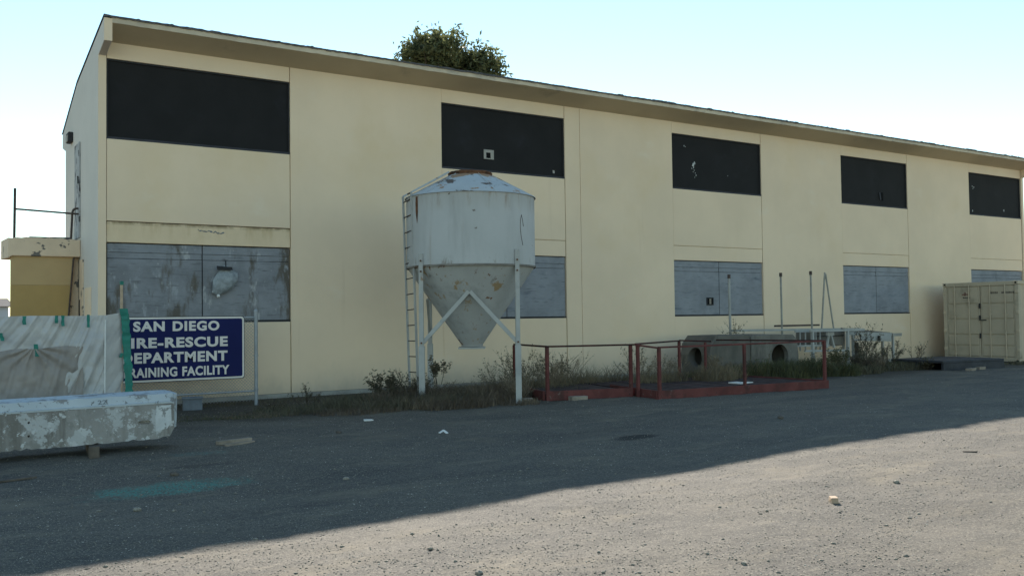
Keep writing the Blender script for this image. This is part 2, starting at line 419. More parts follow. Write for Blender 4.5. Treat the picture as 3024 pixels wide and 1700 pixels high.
def ground_mat():
    t = NT('gravel_yard')
    geo = t.n('ShaderNodeSeparateXYZ'); t.link(t.co, geo.inputs[0])
    px, py = geo.outputs['X'], geo.outputs['Y']
    base = t.mix(t.ramp(t.noise(.55, 5, .6), .32, .68), (0.104, 0.093, 0.077), (0.145, 0.127, 0.100))
    base = t.mix(t.ramp(t.noise(1.1, 6, .65, (.30, 1.3, 1)), .44, .72, 0, .75), base, (0.077, 0.071, 0.062))
    tan = t.ramp(t.noise(1.5, 7, .68, (.45, 1, 1), (4, 2, 0)), .50, .68)
    base = t.mix(t.math('MULTIPLY', tan, .85), base, (0.190, 0.160, 0.116))
    base = t.mix(t.ramp(t.noise(.9, 8, .72, (.22, 1.0, 1), (7, 3, 0)), .52, .66, 0, .7), base, (0.073, 0.066, 0.057))
    base = t.mix(t.ramp(t.noise(1.9, 8, .72, (.35, 1, 1), (2, 9, 0)), .56, .70, 0, .8), base, (0.225, 0.190, 0.137))
    # stones bedded in the surface
    vor = t.n('ShaderNodeTexVoronoi'); vor.inputs['Scale'].default_value = 95
    t.link(t.mapped(), vor.inputs['Vector'])
    sep = t.n('ShaderNodeSeparateColor'); t.link(vor.outputs['Color'], sep.inputs[0])
    stony = t.math('SUBTRACT', 1.0, t.math('MULTIPLY', tan, .75))
    c = t.mix(t.math('MULTIPLY', t.ramp(sep.outputs[0], .60, .74, 0, .6), stony), base, (0.055, 0.049, 0.044))
    c = t.mix(t.math('MULTIPLY', t.ramp(sep.outputs[1], .82, .88, 0, .7), stony), c, (0.247, 0.219, 0.171))
    c = t.mix(t.ramp(t.noise(110, 3, .6), .35, .75, 0, .3), c, (0.048, 0.044, 0.040))
    c = t.mix(t.ramp(t.noise(7, 6, .7, (.35, 1, 1), (1, 5, 0)), .58, .76, 0, .6), c, (0.057, 0.051, 0.045))
    c = t.mix(t.ramp(t.noise(30, 6, .75, (.6, 1, 1), (3, 1, 0)), .50, .70, 0, .55), c, (0.053, 0.047, 0.041))
    c = t.mix(t.ramp(t.noise(24, 6, .75, (.6, 1, 1), (8, 4, 0)), .54, .72, 0, .55), c, (0.238, 0.205, 0.155))
    # dark brown earth along the foot of the wall
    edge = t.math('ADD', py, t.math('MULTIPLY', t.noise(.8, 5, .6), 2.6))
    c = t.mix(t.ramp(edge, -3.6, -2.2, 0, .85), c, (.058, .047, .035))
    def blob(cx, cy, rx, ry, ns, na, lo, hi):
        dx = t.math('MULTIPLY', t.math('SUBTRACT', px, cx), 1 / rx)
        dy = t.math('MULTIPLY', t.math('SUBTRACT', py, cy), 1 / ry)
        d = t.math('SQRT', t.math('ADD', t.math('MULTIPLY', dx, dx), t.math('MULTIPLY', dy, dy)))
        d = t.math('ADD', d, t.math('MULTIPLY', t.math('SUBTRACT', t.noise(ns, 6, .7), .5), na))
        return t.ramp(d, lo, hi, 1, 0)
    g = t.math('MULTIPLY', blob(-.82, -9.0, .80, .34, 5, 1.6, .55, 1.15), t.ramp(t.noise(38, 3, .6), .38, .60))
    c = t.mix(t.math('MULTIPLY', g, .95), c, (.075, .225, .18))
    g2 = t.math('MULTIPLY', blob(.0, -7.1, .45, .22, 6, 1.8, .3, 1.0), t.ramp(t.noise(38, 3, .6), .42, .62))
    c = t.mix(t.math('MULTIPLY', g2, .55), c, (.07, .19, .17))
    c = t.mix(t.math('MULTIPLY', blob(5.28, -9.27, .50, .20, 4, .9, .55, 1.0), .88), c, (.022, .020, .019))
    c = t.mix(t.math('MULTIPLY', blob(-.2, -7.9, .6, .16, 5, 1.5, .3, 1.0), .6), c, (.045, .04, .037))
    h = t.math('ADD', t.math('MULTIPLY', vor.outputs['Distance'], -1.0), t.math('MULTIPLY', t.noise(25, 6, .7), 1.6))
    t.bump(t.math('ADD', t.noise(13, 7, .72, (.7, 1, 1)), t.math('MULTIPLY', t.noise(60, 3, .6), .25)), .45, .022)
    return t.done(c, .92, .25)
M['ground'] = ground_mat()

# ================================================================== SETTING
def make_ground():
    def axis(a, b, step, far):
        core = list(np.arange(a, b + 1e-6, step))
        out = []; d = step * 1.6; p = core[-1] + d
        while p < far:
            out.append(p); d *= 1.35; p += d
        out.append(far)
        low = []; d = step * 1.6; p = core[0] - d
        while p > -far:
            low.append(p); d *= 1.35; p -= d
        low.append(-far)
        return np.array(low[::-1] + core + out)
    xs = axis(-5.5, 24, .065, 900); ys = axis(-17.5, .2, .065, 900)
    X, Y = np.meshgrid(xs, ys)
    Z = gz(X, Y)
    v = np.stack([X.ravel(), Y.ravel(), Z.ravel()], 1)
    nx, ny = len(xs), len(ys)
    i = np.arange(ny - 1)[:, None] * nx + np.arange(nx - 1)[None, :]
    i = i.ravel()
    f = np.stack([i, i + 1, i + 1 + nx, i + nx], 1)
    o = fast_mesh('ground', v, f, M['ground'], smooth=True)
    tag(o, kind='structure')
make_ground()

# ------------------------------------------------------------------ the long building
bld = thing('building', 'long cream two storey building with black boarded upper windows behind the silo', 'building')
BAYS = [(.15, 3.79), (7.47, 11.06), (14.77, 18.35), (22.07, 25.58), (29.30, 32.80)]
UP = (5.14, 6.69); LO = (1.59, 3.155); BAND = 3.555; TOP = 7.02; XR = 32.85
def wp(x0, x1, z0, z1, y0, mat='wall', y1=.2, bev=.006):
    return MB().box(x0, x1, y0, y1, z0, z1).build('wall_panel', M[mat], bld, bevel=bev)
for a, b in ((3.79, 7.47), (11.06, 11.545), (11.551, 14.77), (18.35, 22.07), (25.58, 29.30)):
    wp(a + .002, b - .002, .09, TOP, 0.0)
for i, (a, b) in enumerate(BAYS):
    a2, b2 = a + .002, b - .013
    y0 = .010
    wp(a2, b2, .09, LO[0], y0)
    wp(a2, b2, LO[1], BAND - .006, y0, 'wall_stained' if i == 0 else 'wall')
    if i == 0:
        wp(a2, b2, BAND + .010, UP[0], y0 - .006)
    else:
        wp(a2, b2, BAND + .006, UP[0], y0 - .004)
    wp(a2, b2, UP[1], TOP, y0 - .008)
    # dark joint behind the gap
    MB().box(a2, b2, .02 + .03 * (i == 0), .19, BAND - .006, BAND + .006).build('joint', M['joint_dark' if i == 0 else 'joint_brown'], bld)
    MB().box(b2 + .001, b - .003, .012, .19, .09, LO[0] - .002).build('joint', M['joint_brown'], bld)
    MB().box(b2 + .001, b - .003, .012, .19, LO[1] + .002, UP[0] - .002).build('joint', M['joint_brown'], bld)
MB().box(.14, XR, -.035, .2, -.35, .085).build('footing', M['footing'], bld, bevel=.01)
MB().box(.14, XR, 4.0, 4.15, -.3, 5.6).build('back_wall', M['end_wall'], bld)
endpoly = [(0, -.35), (4.15, -.35), (4.15, 5.52), (4.62, 5.66), (4.62, 5.96), (2.52, 6.72), (-.6, 7.29), (-.6, 6.86), (-.002, 6.73)]
MB().prism(endpoly, 0.0, .14).build('end_wall', M['end_wall'], bld, bevel=.008)
# cream painted front edge of the end wall, 3 mm proud
fe = MB()
fe.box(-.001, .142, -.006, -.002, -.3, 6.73)
fe.add([(-.001, -.606, 6.86), (.142, -.606, 6.86), (.142, -.606, 7.285), (-.001, -.606, 7.285), (-.001, -.602, 6.86), (.142, -.602, 6.86), (.142, -.602, 7.285), (-.001, -.602, 7.285)],
       [(0, 1, 2, 3), (7, 6, 5, 4), (0, 4, 5, 1), (1, 5, 6, 2), (2, 6, 7, 3), (3, 7, 4, 0)])
fe.build('corner_paint', M['wall'], bld)
MB().prism(endpoly, XR, XR + .15).build('end_wall', M['wall'], bld, bevel=.008)
MB().prism([(-.58, 7.20), (.0, 7.005), (2.52, 6.58), (4.62, 5.82), (4.66, 5.98), (2.52, 6.75), (-.58, 7.32)], .142, XR - .002).build('roof', M['soffit'], bld)
# fascia strip with a slightly wavy lower edge
fv = []; ff = []
rng = random.Random(3)
N = 260
for k in range(N + 1):
    x = .142 + (XR - .146) * k / N
    w = rng.uniform(-.012, .012) if rng.random() < .35 else 0
    fv += [(x, -.612, 7.205 + w * .7), (x, -.612, 7.305), (x, -.575, 7.305), (x, -.575, 7.205 + w * .7)]
for k in range(N):
    a = 4 * k
    for q in range(4):
        ff.append((a + q, a + (q + 1) % 4, a + 4 + (q + 1) % 4, a + 4 + q))
ff += [(0, 1, 2, 3), (4 * N + 3, 4 * N + 2, 4 * N + 1, 4 * N)]
MB().add(fv, ff).build('fascia', M['fascia'], bld)
# ragged roofing felt along the eave
fv = []; ff = []
N = 700
up = 0.0
for k in range(N + 1):
    x = -.01 + (XR + .17) * k / N
    if rng.random() < .22: up = rng.choice((0, 0, 0, .004, .010, .020))
    low = rng.uniform(-.01, .006)
    fv += [(x, -.632 + rng.uniform(-.008, .004), 7.300 + low), (x, -.632 + rng.uniform(-.006, .004), 7.332 + up + rng.uniform(-.003, .004)), (x, 2.52, 6.775), (x, 4.70, 6.0)]
for k in range(N):
    a = 4 * k
    for q in range(3):
        ff.append((a + q, a + q + 1, a + 5 + q, a + 4 + q))
MB().add(fv, ff).build('roofing_felt', M['felt'], bld)

# flaked plaster squiggle over the first ground floor window
ck = MB(); rc = random.Random(31); px_, pz_ = 1.86, 3.47
for k in range(15):
    qx_, qz_ = px_ + .035, 3.46 - .004 * k + rc.uniform(-.028, .022)
    ck.bar((px_, .008, pz_), (qx_, .008, qz_), .004, rc.uniform(.008, .03)); px_, pz_ = qx_, qz_
ck.build('flaked_plaster', M['cmu'], bld)['kind'] = 'stuff'
# upper windows: black boards with a thin sill strip
for i, (a, b) in enumerate(BAYS):
    w = MB().box(a + .02, b - .02, .065, .09, UP[0] + .02, UP[1] - .015).build('upper_window', M['board_black'], bld)
    fr = MB()
    fr.box(a + .003, a + .03, .03, .18, UP[0], UP[1] - .002); fr.box(b - .03, b - .003, .03, .18, UP[0], UP[1] - .002)
    fr.box(a + .03, b - .03, .03, .18, UP[1] - .03, UP[1] - .002)
    fr.build('frame', M['frame_dark'], w)
    MB().box(a + .004, b - .004, .008, .18, UP[0] + .002, UP[0] + .045).build('sill', M['sill_dark'], w, bevel=.004)
    if i == 1:
        v = MB()
        for bx in ((8.66, 8.72, 5.46, 5.69), (8.85, 8.94, 5.46, 5.69), (8.72, 8.85, 5.62, 5.69), (8.72, 8.85, 5.46, 5.485)):
            v.box(bx[0], bx[1], .04, .0645, bx[2], bx[3])
        v.build('vent_frame', M['white_trim'], w)
        MB().box(8.722, 8.848, .055, .0645, 5.487, 5.618).build('vent_hole', M['hole'], w)
        MB().box(10.72, 10.77, .060, .0645, 5.27, 5.34).build('paint_chip', M['white_trim'], w, jit=.008)
    if i == 2:
        sp = MB(); r2 = random.Random(5)
        for (sx, sz, ss) in ((15.62, 5.86, .045), (15.68, 5.92, .04), (15.64, 5.80, .022), (15.66, 5.72, .018), (15.70, 5.64, .016), (15.73, 5.58, .018), (15.57, 5.76, .016), (15.62, 5.67, .012), (15.28, 6.38, .016), (15.33, 6.36, .012), (15.68, 5.52, .012), (17.0, 5.66, .012)):
            n = 7
            sp.add([(sx + ss * r2.uniform(.5, 1.2) * math.cos(6.283 * k / n), .062, sz + ss * 1.3 * r2.uniform(.5, 1.2) * math.sin(6.283 * k / n)) for k in range(n)], [tuple(range(n))])
        sp.build('splat_marks', M['splat'], w, fixn=False)['kind'] = 'stuff'
    if i == 3:
        MB().box(24.18, 24.32, .058, .0645, 5.36, 5.63).build('vent_hole', M['hole'], w)
        MB().bar((24.10, .03, 5.62), (24.14, .03, 5.37), .06, .008).build('loose_flap', M['sill_dark'], w)
    if i == 4:
        sp = MB(); r2 = random.Random(8)
        for (sx, sz, ss) in ((29.62, 6.20, .02), (29.72, 6.17, .02), (29.66, 6.11, .018), (29.6, 5.3, .03), (31.7, 5.42, .035)):
            sp.add([(sx + ss * r2.uniform(.6, 1.2) * math.cos(6.283 * k / 6), .062, sz + ss * 1.3 * math.sin(6.283 * k / 6)) for k in range(6)], [tuple(range(6))])
        sp.build('splat_marks', M['splat'], w, fixn=False)['kind'] = 'stuff'

# lower windows: grey plywood sheets, a batten line near the top
for i, (a, b) in enumerate(BAYS):
    m = (1.955, None, 16.54, 23.80, 31.0)[i] or (a + b) / 2
    mt = M['ply_stained'] if i == 0 else M['ply']
    w = MB().box(a + .003, b - .003, .12, .18, LO[0] + .01, LO[1] - .004).build('lower_window', M['frame_dark'], bld)
    for (x0, x1) in ((a + .02, m - .010), (m + .010, b - .02)):
        MB().box(x0, x1, .045, .065, LO[0] + .045, 2.845).build('plywood_sheet', mt, w, bevel=.003)
        MB().box(x0, x1, .052, .072, 2.853, 2.965).build('plywood_strip', mt, w, bevel=.003)
        MB().box(x0, x1, .042, .066, 2.970, LO[1] - .02).build('plywood_strip', mt, w, bevel=.003)
    MB().box(a + .006, b - .006, .03, .12, LO[0] + .005, LO[0] + .04).build('sill', M['frame_dark'], w)
    if i in (2, 3):
        MB().box(m - .006, m + .006, .050, .10, LO[0] + .05, LO[1] - .02).build('mullion', M['frame_dark'], w)
    if i == 2:
        v = MB()
        for bx in ((16.02, 16.05, 1.90, 2.12), (16.26, 16.29, 1.90, 2.12), (16.05, 16.26, 2.09, 2.12), (16.05, 16.26, 1.90, 1.93)):
            v.box(bx[0], bx[1], .026, .0445, bx[2], bx[3])
        v.build('vent_frame', M['frame_dark'], w)
        MB().box(16.051, 16.259, .034, .0445, 1.931, 2.089).build('vent_hole', M['hole'], w)
        MB().box(16.13, 16.20, .030, .0338, 1.935, 2.085).build('vent_flap', M['oldwood'], w)

# bulkhead lamp on the end wall
lamp = thing('wall_lamp', 'small dark wall lamp high on the white end wall', 'lamp', (-.001, 3.2, 5.66))
MB().box(-.10, 0, -.16, .16, -.10, .12).build('housing', M['frame_dark'], lamp, bevel=.015)
MB().box(-.115, -.10, -.12, .12, -.085, .05).build('lens', M['white_trim'], lamp, bevel=.004)

# peeling upper door and dark lower door in the end wall
dr = MB().box(-.02, -.002, 2.04, 2.72, 3.40, 5.40).build('door', M['peel'], bld)
MB().box(-.03, -.0205, 2.04, 2.10, 3.40, 5.40).build('door_jamb', M['peel'], dr, jit=.004)
MB().box(-.024, -.0205, 2.16, 2.30, 4.55, 4.70).build('broken_hole', M['hole'], dr, jit=.012)
MB().box(-.024, -.0205, 2.12, 2.20, 5.12, 5.24).build('broken_hole', M['hole'], dr, jit=.008)
MB().box(-.02, -.002, 1.62, 2.06, 1.0, 2.92).build('patched_plaster', M['slab'], bld, jit=.002)
MB().box(-.03, -.0205, 1.95, 2.04, .0, 2.10).build('dark_door_strip', M['darkwood'], bld)  # dark strip stands in for the lower door opening
MB().box(-.012, -.002, .72, 1.45, .5, 2.32).build('paint_patch', M['wall'], bld)

# ------------------------------------------------------------------ raised porch by the end wall
po = thing('entrance_porch', 'chipped concrete landing slab on an ochre wall at the building end', 'porch', (-.7, 2.1, 0))
def L(x, y, z): return (x + .7, y - 2.1, z)
s = MB()
nx = 16
for k in range(nx + 1):
    x = -1.34 + 1.335 * k / nx
    j = .012 * math.sin(k * 3.7) + (.008 if 3 <= k <= 12 else -.01)
    s.v += [L(x, 2.01, 2.985 + (.0 if k else -.05)), L(x, 2.01, 3.355 + j), L(x, 3.5, 3.40 + j), L(x, 3.5, 2.985)]
for k in range(nx):
    a = 4 * k
    for q in range(4): s.f.append((a + q, a + (q + 1) % 4, a + 4 + (q + 1) % 4, a + 4 + q))
s.f += [(0, 1, 2, 3), (4 * nx + 3, 4 * nx + 2, 4 * nx + 1, 4 * nx)]
s.build('landing_slab', M['slab'], po, bevel=.012)
MB().box(L(-.9, 0, 0)[0], L(-.12, 0, 0)[0], .25, .75, 3.36, 3.42).build('mat', M['felt'], po, jit=.012)
def panel(z0, z1, xr0, xr1, mat, nm):
    vs = [L(-1.28, 2.08, z0), L(xr0, 2.08, z0), L(xr1, 2.08, z1), L(-1.28, 2.08, z1)]
    vs += [(p[0], p[1] + .1, p[2]) for p in vs]
    MB().add(vs, [(0, 1, 2, 3), (7, 6, 5, 4), (0, 4, 5, 1), (1, 5, 6, 2), (2, 6, 7, 3), (3, 7, 4, 0)]).build(nm, mat, po)
panel(2.403, 2.984, -.175, -.125, M['ochre_a'], 'upper_wall_panel')
panel(-.2, 2.40, -.36, -.175, M['ochre_b'], 'lower_wall_panel')
MB().box(L(-.5, 0, 0)[0], .69, .12, .30, -.2, 2.983).build('side_return', M['slab'], po)
MB().tube(L(-.128, 2.06, 2.97), L(-.34, 2.06, .2), .017, 8).build('gap_shade', M['rustpipe'], po)  # dark tube stands in for the shade in the slanting panel gap
rl = MB().tube(L(-1.22, 2.07, 3.33), L(-1.21, 2.07, 4.35), .026, 10).build('railing_post', M['rustpipe'], po, smooth=True)
MB().tube(L(-1.20, 2.07, 3.93), L(-.02, 2.07, 3.885), .02, 10).build('handrail', M['rustpipe'], po, smooth=True)
h = MB(); pts = [(-.17, 2.12, 3.35), (-.145, 2.12, 3.92), (-.12, 2.12, 3.985), (-.06, 2.12, 4.01), (-.01, 2.12, 4.0)]
for p, q in zip(pts, pts[1:]): h.tube(L(*p), L(*q), .022, 8)
h.build('bent_pipe', M['rustpipe'], po, smooth=True)

# ------------------------------------------------------------------ feed silo
FW = Vector((.5494, .8355, 0)); RT = Vector((.8355, -.5494, 0))
silo = thing('feed_silo', 'grey steel hopper silo on four legs with rust marks and a side ladder', 'silo', (6.30, -3.24, 0))
def SL(r, d, z): p = RT * r + FW * d; return (p.x, p.y, z)       # right, away, up in the silo's own frame
RS = 1.265
cyl = MB().lathe([(RS, 2.60), (RS, 2.63), (RS, 3.0), (RS, 3.6), (RS, 3.955), (RS + .006, 3.965)], 96).build('tank', M['silo'], silo, smooth=True)
MB().lathe([(RS + .012, 2.585), (RS + .016, 2.60), (RS + .012, 2.622)], 96).build('rim', M['rim'], cyl, smooth=True)
rf = MB().lathe([(RS + .028, 3.955), (RS + .02, 3.972), (.43, 4.42), (.40, 4.44)], 96).build('conical_roof', M['silo_roof'], silo, smooth=True)
for k in range(6):
    t = .35 + k * math.pi / 3
    MB().bar((1.27 * math.cos(t), 1.27 * math.sin(t), 3.983), (.44 * math.cos(t), .44 * math.sin(t), 4.43), .012, .012).build('roof_seam', M['silo_roof'], rf)
MB().lathe([(.40, 4.40), (.43, 4.42), (.44, 4.47), (.42, 4.49), (.34, 4.49), (.33, 4.44), (.02, 4.44)], 40).build('filler_collar', M['rust'], silo, smooth=True, jit=.006)
MB().lathe([(RS - .03, 2.60), (RS - .035, 2.57), (.215, 1.10), (.21, 1.06)], 96).build('hopper', M['hopper'], silo, smooth=True)
fl = MB(); fl.add([SL(a, b, z) for z in (1.015, 1.05) for a, b in ((-.26, -.24), (.26, -.24), (.26, .24), (-.26, .24))],
       [(0, 1, 2, 3), (7, 6, 5, 4), (0, 4, 5, 1), (1, 5, 6, 2), (2, 6, 7, 3), (3, 7, 4, 0)])
fl.build('outlet_flange', M['galv'], silo, bevel=.004)
LG = .905
for sx, sd, zt in ((-1, -1, 2.84), (1, -1, 2.90), (-1, 1, 2.86), (1, 1, 2.86)):
    g = MB()
    a, b = sx * LG, sd * LG
    w = .048
    def post(z0, z1, w, g=g, a=a, b=b):
        g.add([SL(a + i * w, b + j * w, z) for z in (z0, z1) for i, j in ((-1, -1), (1, -1), (1, 1), (-1, 1))],
              [(0, 1, 2, 3), (7, 6, 5, 4), (0, 4, 5, 1), (1, 5, 6, 2), (2, 6, 7, 3), (3, 7, 4, 0)])
    post(1.1, zt, .042); post(-.12, 1.1, .056)
    lg = g.build('leg', M['galv'], silo, bevel=.006)
    if sd < 0:
        bo = MB()
        for z in (2.50, 2.70, 1.16):
            p = Vector(SL(a, b - .04, z)); q = Vector(SL(a, b - .075, z)); bo.tube(p, q, .018, 6)
        bo.build('bolt', M['rust'], lg)
for sx in (-1, 1):
    MB().bar(SL(sx * (LG - .03), -LG + .01, 1.17), SL(sx * .012, -LG - .005, 2.115), .05, .075).build('brace', M['galv'], silo, bevel=.005)
    MB().bar(SL(sx * (LG - .01), LG, 1.2), SL(sx * (LG + .0), LG - .6, 2.0), .04, .05).build('side_brace', M['galv'], silo)
MB().bar(SL(0, -LG + .02, 2.10), SL(0, -.8, 2.06), .10, .10).build('brace_gusset', M['galv'], silo)
# ladder: two rails, rungs, then up over the roof
lad = MB()
rl0, rl1 = SL(-1.20, -.26, .05), SL(-1.305, -.26, 4.0)
rr0, rr1 = SL(-1.00, -.64, .05), SL(-1.10, -.66, 4.03)
lad.bar(rl0, rl1, .03, .045); lad.bar(rr0, rr1, .03, .045)
ladder = lad.build('ladder', M['galv'], silo)
for k in range(13):
    t = (k + .8) / 13.2
    p = Vector(rl0).lerp(Vector(rl1), t); q = Vector(rr0).lerp(Vector(rr1), t)
    MB().tube(p, q, .011, 6).build('rung', M['rustpipe'], ladder)
for k, z in enumerate((2.75, 3.9)):
    MB().bar(SL(-1.20, -.46, z), SL(-1.02, -.40, z), .03, .03).build('ladder_bracket', M['galv'], ladder)
e0, e1 = Vector(rl1), Vector(SL(-.47, -.06, 4.47)); g0, g1 = Vector(rr1), Vector(SL(-.40, -.34, 4.46))
MB().bar(e0, e1, .05, .03).build('roof_rail', M['silo_roof'], ladder); MB().bar(g0, g1, .05, .03).build('roof_rail', M['silo_roof'], ladder)
for k in range(5):
    t = (k + .5) / 5
    MB().tube(e0.lerp(e1, t), g0.lerp(g1, t), .013, 6).build('rung', M['rustpipe'], ladder)
# rust runs: long drip beside the ladder and a scratched loop on the tank
def on_tank(lat, z, off=.003):
    d = -math.sqrt(max(0, (RS + off) ** 2 - lat * lat)); return Vector(SL(lat, d, z))
dm = MB()
pts = [(-.985, 3.93, .020), (-.985, 3.80, .026), (-.983, 3.62, .024), (-.98, 3.50, .012), (-.98, 3.42, .002)]
for (l, z, w) in pts: dm.v += [on_tank(l - w, z), on_tank(l + w, z)]
for k in range(len(pts) - 1): dm.f.append((2 * k, 2 * k + 1, 2 * k + 3, 2 * k + 2))
dm.build('rust_run', M['rust'], cyl, fixn=False)
dm = MB()
loop = [(1.02, 2.98), (.99, 3.15), (.975, 3.32), (.98, 3.47), (1.0, 3.56), (1.02, 3.46), (1.035, 3.34)]
for p, q in zip(loop, loop[1:]): dm.tube(on_tank(*p), on_tank(*q), .0045, 5)
dm.build('scratch_line', M['rustpipe'], cyl)

# ------------------------------------------------------------------ chain link fence and sign
fn = thing('chain_link_fence', 'low chain link fence panel with grey end post carrying the blue sign', 'fence', (1.2, -1.3, 0))
def tubeL(name, p, q, r, parent=fn, mat='steel_grey', n=10):
    return MB().tube((p[0] - 1.2, p[1], p[2]), (q[0] - 1.2, q[1], q[2]), r, n).build(name, M[mat], parent, smooth=True)
pp = tubeL('post', (2.61, 0, -.2), (2.61, 0, 1.80), .035)
MB().lathe([(.04, 1.79), (.04, 1.815), (.022, 1.84), (.0, 1.845)], 12, (1.41, 0)).build('post_cap', M['steel_grey'], pp, smooth=True)
tubeL('post', (-2.4, 0, -.2), (-2.4, 0, 1.80), .035)
tubeL('top_rail', (-2.4, 0, 1.68), (2.59, 0, 1.68), .02); tubeL('bottom_rail', (-2.4, 0, .27), (2.59, 0, .27), .018)
for z in (.30, .95, 1.64):
    MB().lathe([(.036, z - .02), (.044, z - .015), (.044, z + .015), (.036, z + .02)], 12, (1.41, 0)).build('tension_band', M['steel_grey'], pp)
wv = []; wf = []
def wire(p, q, r=.0028):
    p = np.array(p); q = np.array(q); d = q - p; n = np.array([-d[2], 0, d[0]]) / np.hypot(d[0], d[2]) * r; y = np.array([0, r, 0])
    k = len(wv)
    wv.extend([p + n, p - n + y * .5, p - y, q + n, q - n + y * .5, q - y])
    wf.extend([(k, k + 1, k + 4, k + 3), (k + 1, k + 2, k + 5, k + 4), (k + 2, k, k + 3, k + 5)])
z0, z1 = .08, 1.70
sp = .062
x = -2.4 - (z1 - z0)
while x < 2.6:
    for s_ in (1, -1):
        xa, xb = (x, x + z1 - z0) if s_ > 0 else (x + z1 - z0, x)
        za, zb = z0, z1
        # clip to the panel
        pts = []
        for lim in (0,):
            ta, tb = 0.0, 1.0
            dx = xb - xa
            for bound in (-2.4, 2.575):
                t = (bound - xa) / dx
                inside_a = -2.4 <= xa <= 2.575
                if bound == -2.4:
                    if dx > 0 and xa < bound: ta = max(ta, t)
                    if dx < 0 and xb < bound: tb = min(tb, t)
                else:
                    if dx > 0 and xb > bound: tb = min(tb, t)
                    if dx < 0 and xa > bound: ta = max(ta, t)
        if tb > ta:
            wire((xa + dx * ta - 1.2, s_ * .002 + .024, za + (zb - za) * ta), (xa + dx * tb - 1.2, s_ * .002 + .024, za + (zb - za) * tb))
    x += sp
me = fast_mesh('wire_mesh', np.array(wv), np.array(wf), M['steel_grey'], fn)
me['kind'] = 'stuff'

sg = thing('department_sign', 'blue sign with white border and lettering fixed to the chain link fence', 'sign', (1.15, -1.345, 0))
def rrect(x0, x1, z0, z1, r, n=5):
    pts = []
    for cx, cz, a in ((x1 - r, z1 - r, 0), (x0 + r, z1 - r, 90), (x0 + r, z0 + r, 180), (x1 - r, z0 + r, 270)):
        for k in range(n + 1):
            t = R(a + 90 * k / n); pts.append((cx + r * math.cos(t), cz + r * math.sin(t)))
    return pts
X0, X1, Z0, Z1 = -1.23, 1.225, .525, 1.715
MB().prism(rrect(X0, X1, Z0, Z1, .06), 0, .02, 'y').build('backing_board', M['frame_dark'], sg)
MB().prism(rrect(X0 + .012, X1 - .012, Z0 + .012, Z1 - .012, .055), -.005, -.0005, 'y').build('white_border', M['sign_white'], sg)
MB().prism(rrect(X0 + .047, X1 - .047, Z0 + .047, Z1 - .047, .03), -.010, -.0055, 'y').build('blue_field', M['sign_blue'], sg)
def text_mesh(txt, x0, x1, z0, z1, y, mat, parent, name='lettering', off=.028, ext=.012, space=1.0):
    cu = bpy.data.curves.new('t', 'FONT'); cu.body = txt; cu.size = 1.0; cu.offset = off; cu.extrude = ext; cu.space_character = space
    cu.resolution_u = 4
    ob = bpy.data.objects.new('t', cu); COL.objects.link(ob)
    bpy.context.view_layer.update()
    me = bpy.data.meshes.new_from_object(ob.evaluated_get(bpy.context.evaluated_depsgraph_get()))
    bpy.data.objects.remove(ob)
    c = np.empty(len(me.vertices) * 3); me.vertices.foreach_get('co', c); c = c.reshape(-1, 3)
    mn, mx_ = c.min(0), c.max(0)
    out = np.empty_like(c)
    out[:, 0] = x0 + (c[:, 0] - mn[0]) / (mx_[0] - mn[0]) * (x1 - x0)
    out[:, 2] = z0 + (c[:, 1] - mn[1]) / (mx_[1] - mn[1]) * (z1 - z0)
    out[:, 1] = y - (c[:, 2] - mn[2]) / (mx_[2] - mn[2] + 1e-9) * .004
    me.vertices.foreach_set('co', out.ravel()); me.update()
    me.materials.clear(); me.materials.append(mat)
    o = bpy.data.objects.new(name, me); COL.objects.link(o); o.parent = parent
    return o
cx = 1.15
for word, wx0, wx1, wz0, wz1, wsp, woff in (('SAN', .36, .905, 1.445, 1.63, 1.14, .042), ('DIEGO', 1.045, 1.895, 1.445, 1.63, 1.14, .042), ('FIRE-RESCUE', .165, 2.05, 1.145, 1.335, 1.12, .042),
                                        ('DEPARTMENT', .155, 2.045, .875, 1.068, 1.12, .042), ('TRAINING', .165, 1.125, .618, .795, 1.08, .036), ('FACILITY', 1.215, 2.08, .618, .795, 1.08, .036)):
    text_mesh(word, wx0 - cx, wx1 - cx, wz0, wz1, -.0105, M['sign_white'], sg, space=wsp, off=woff)

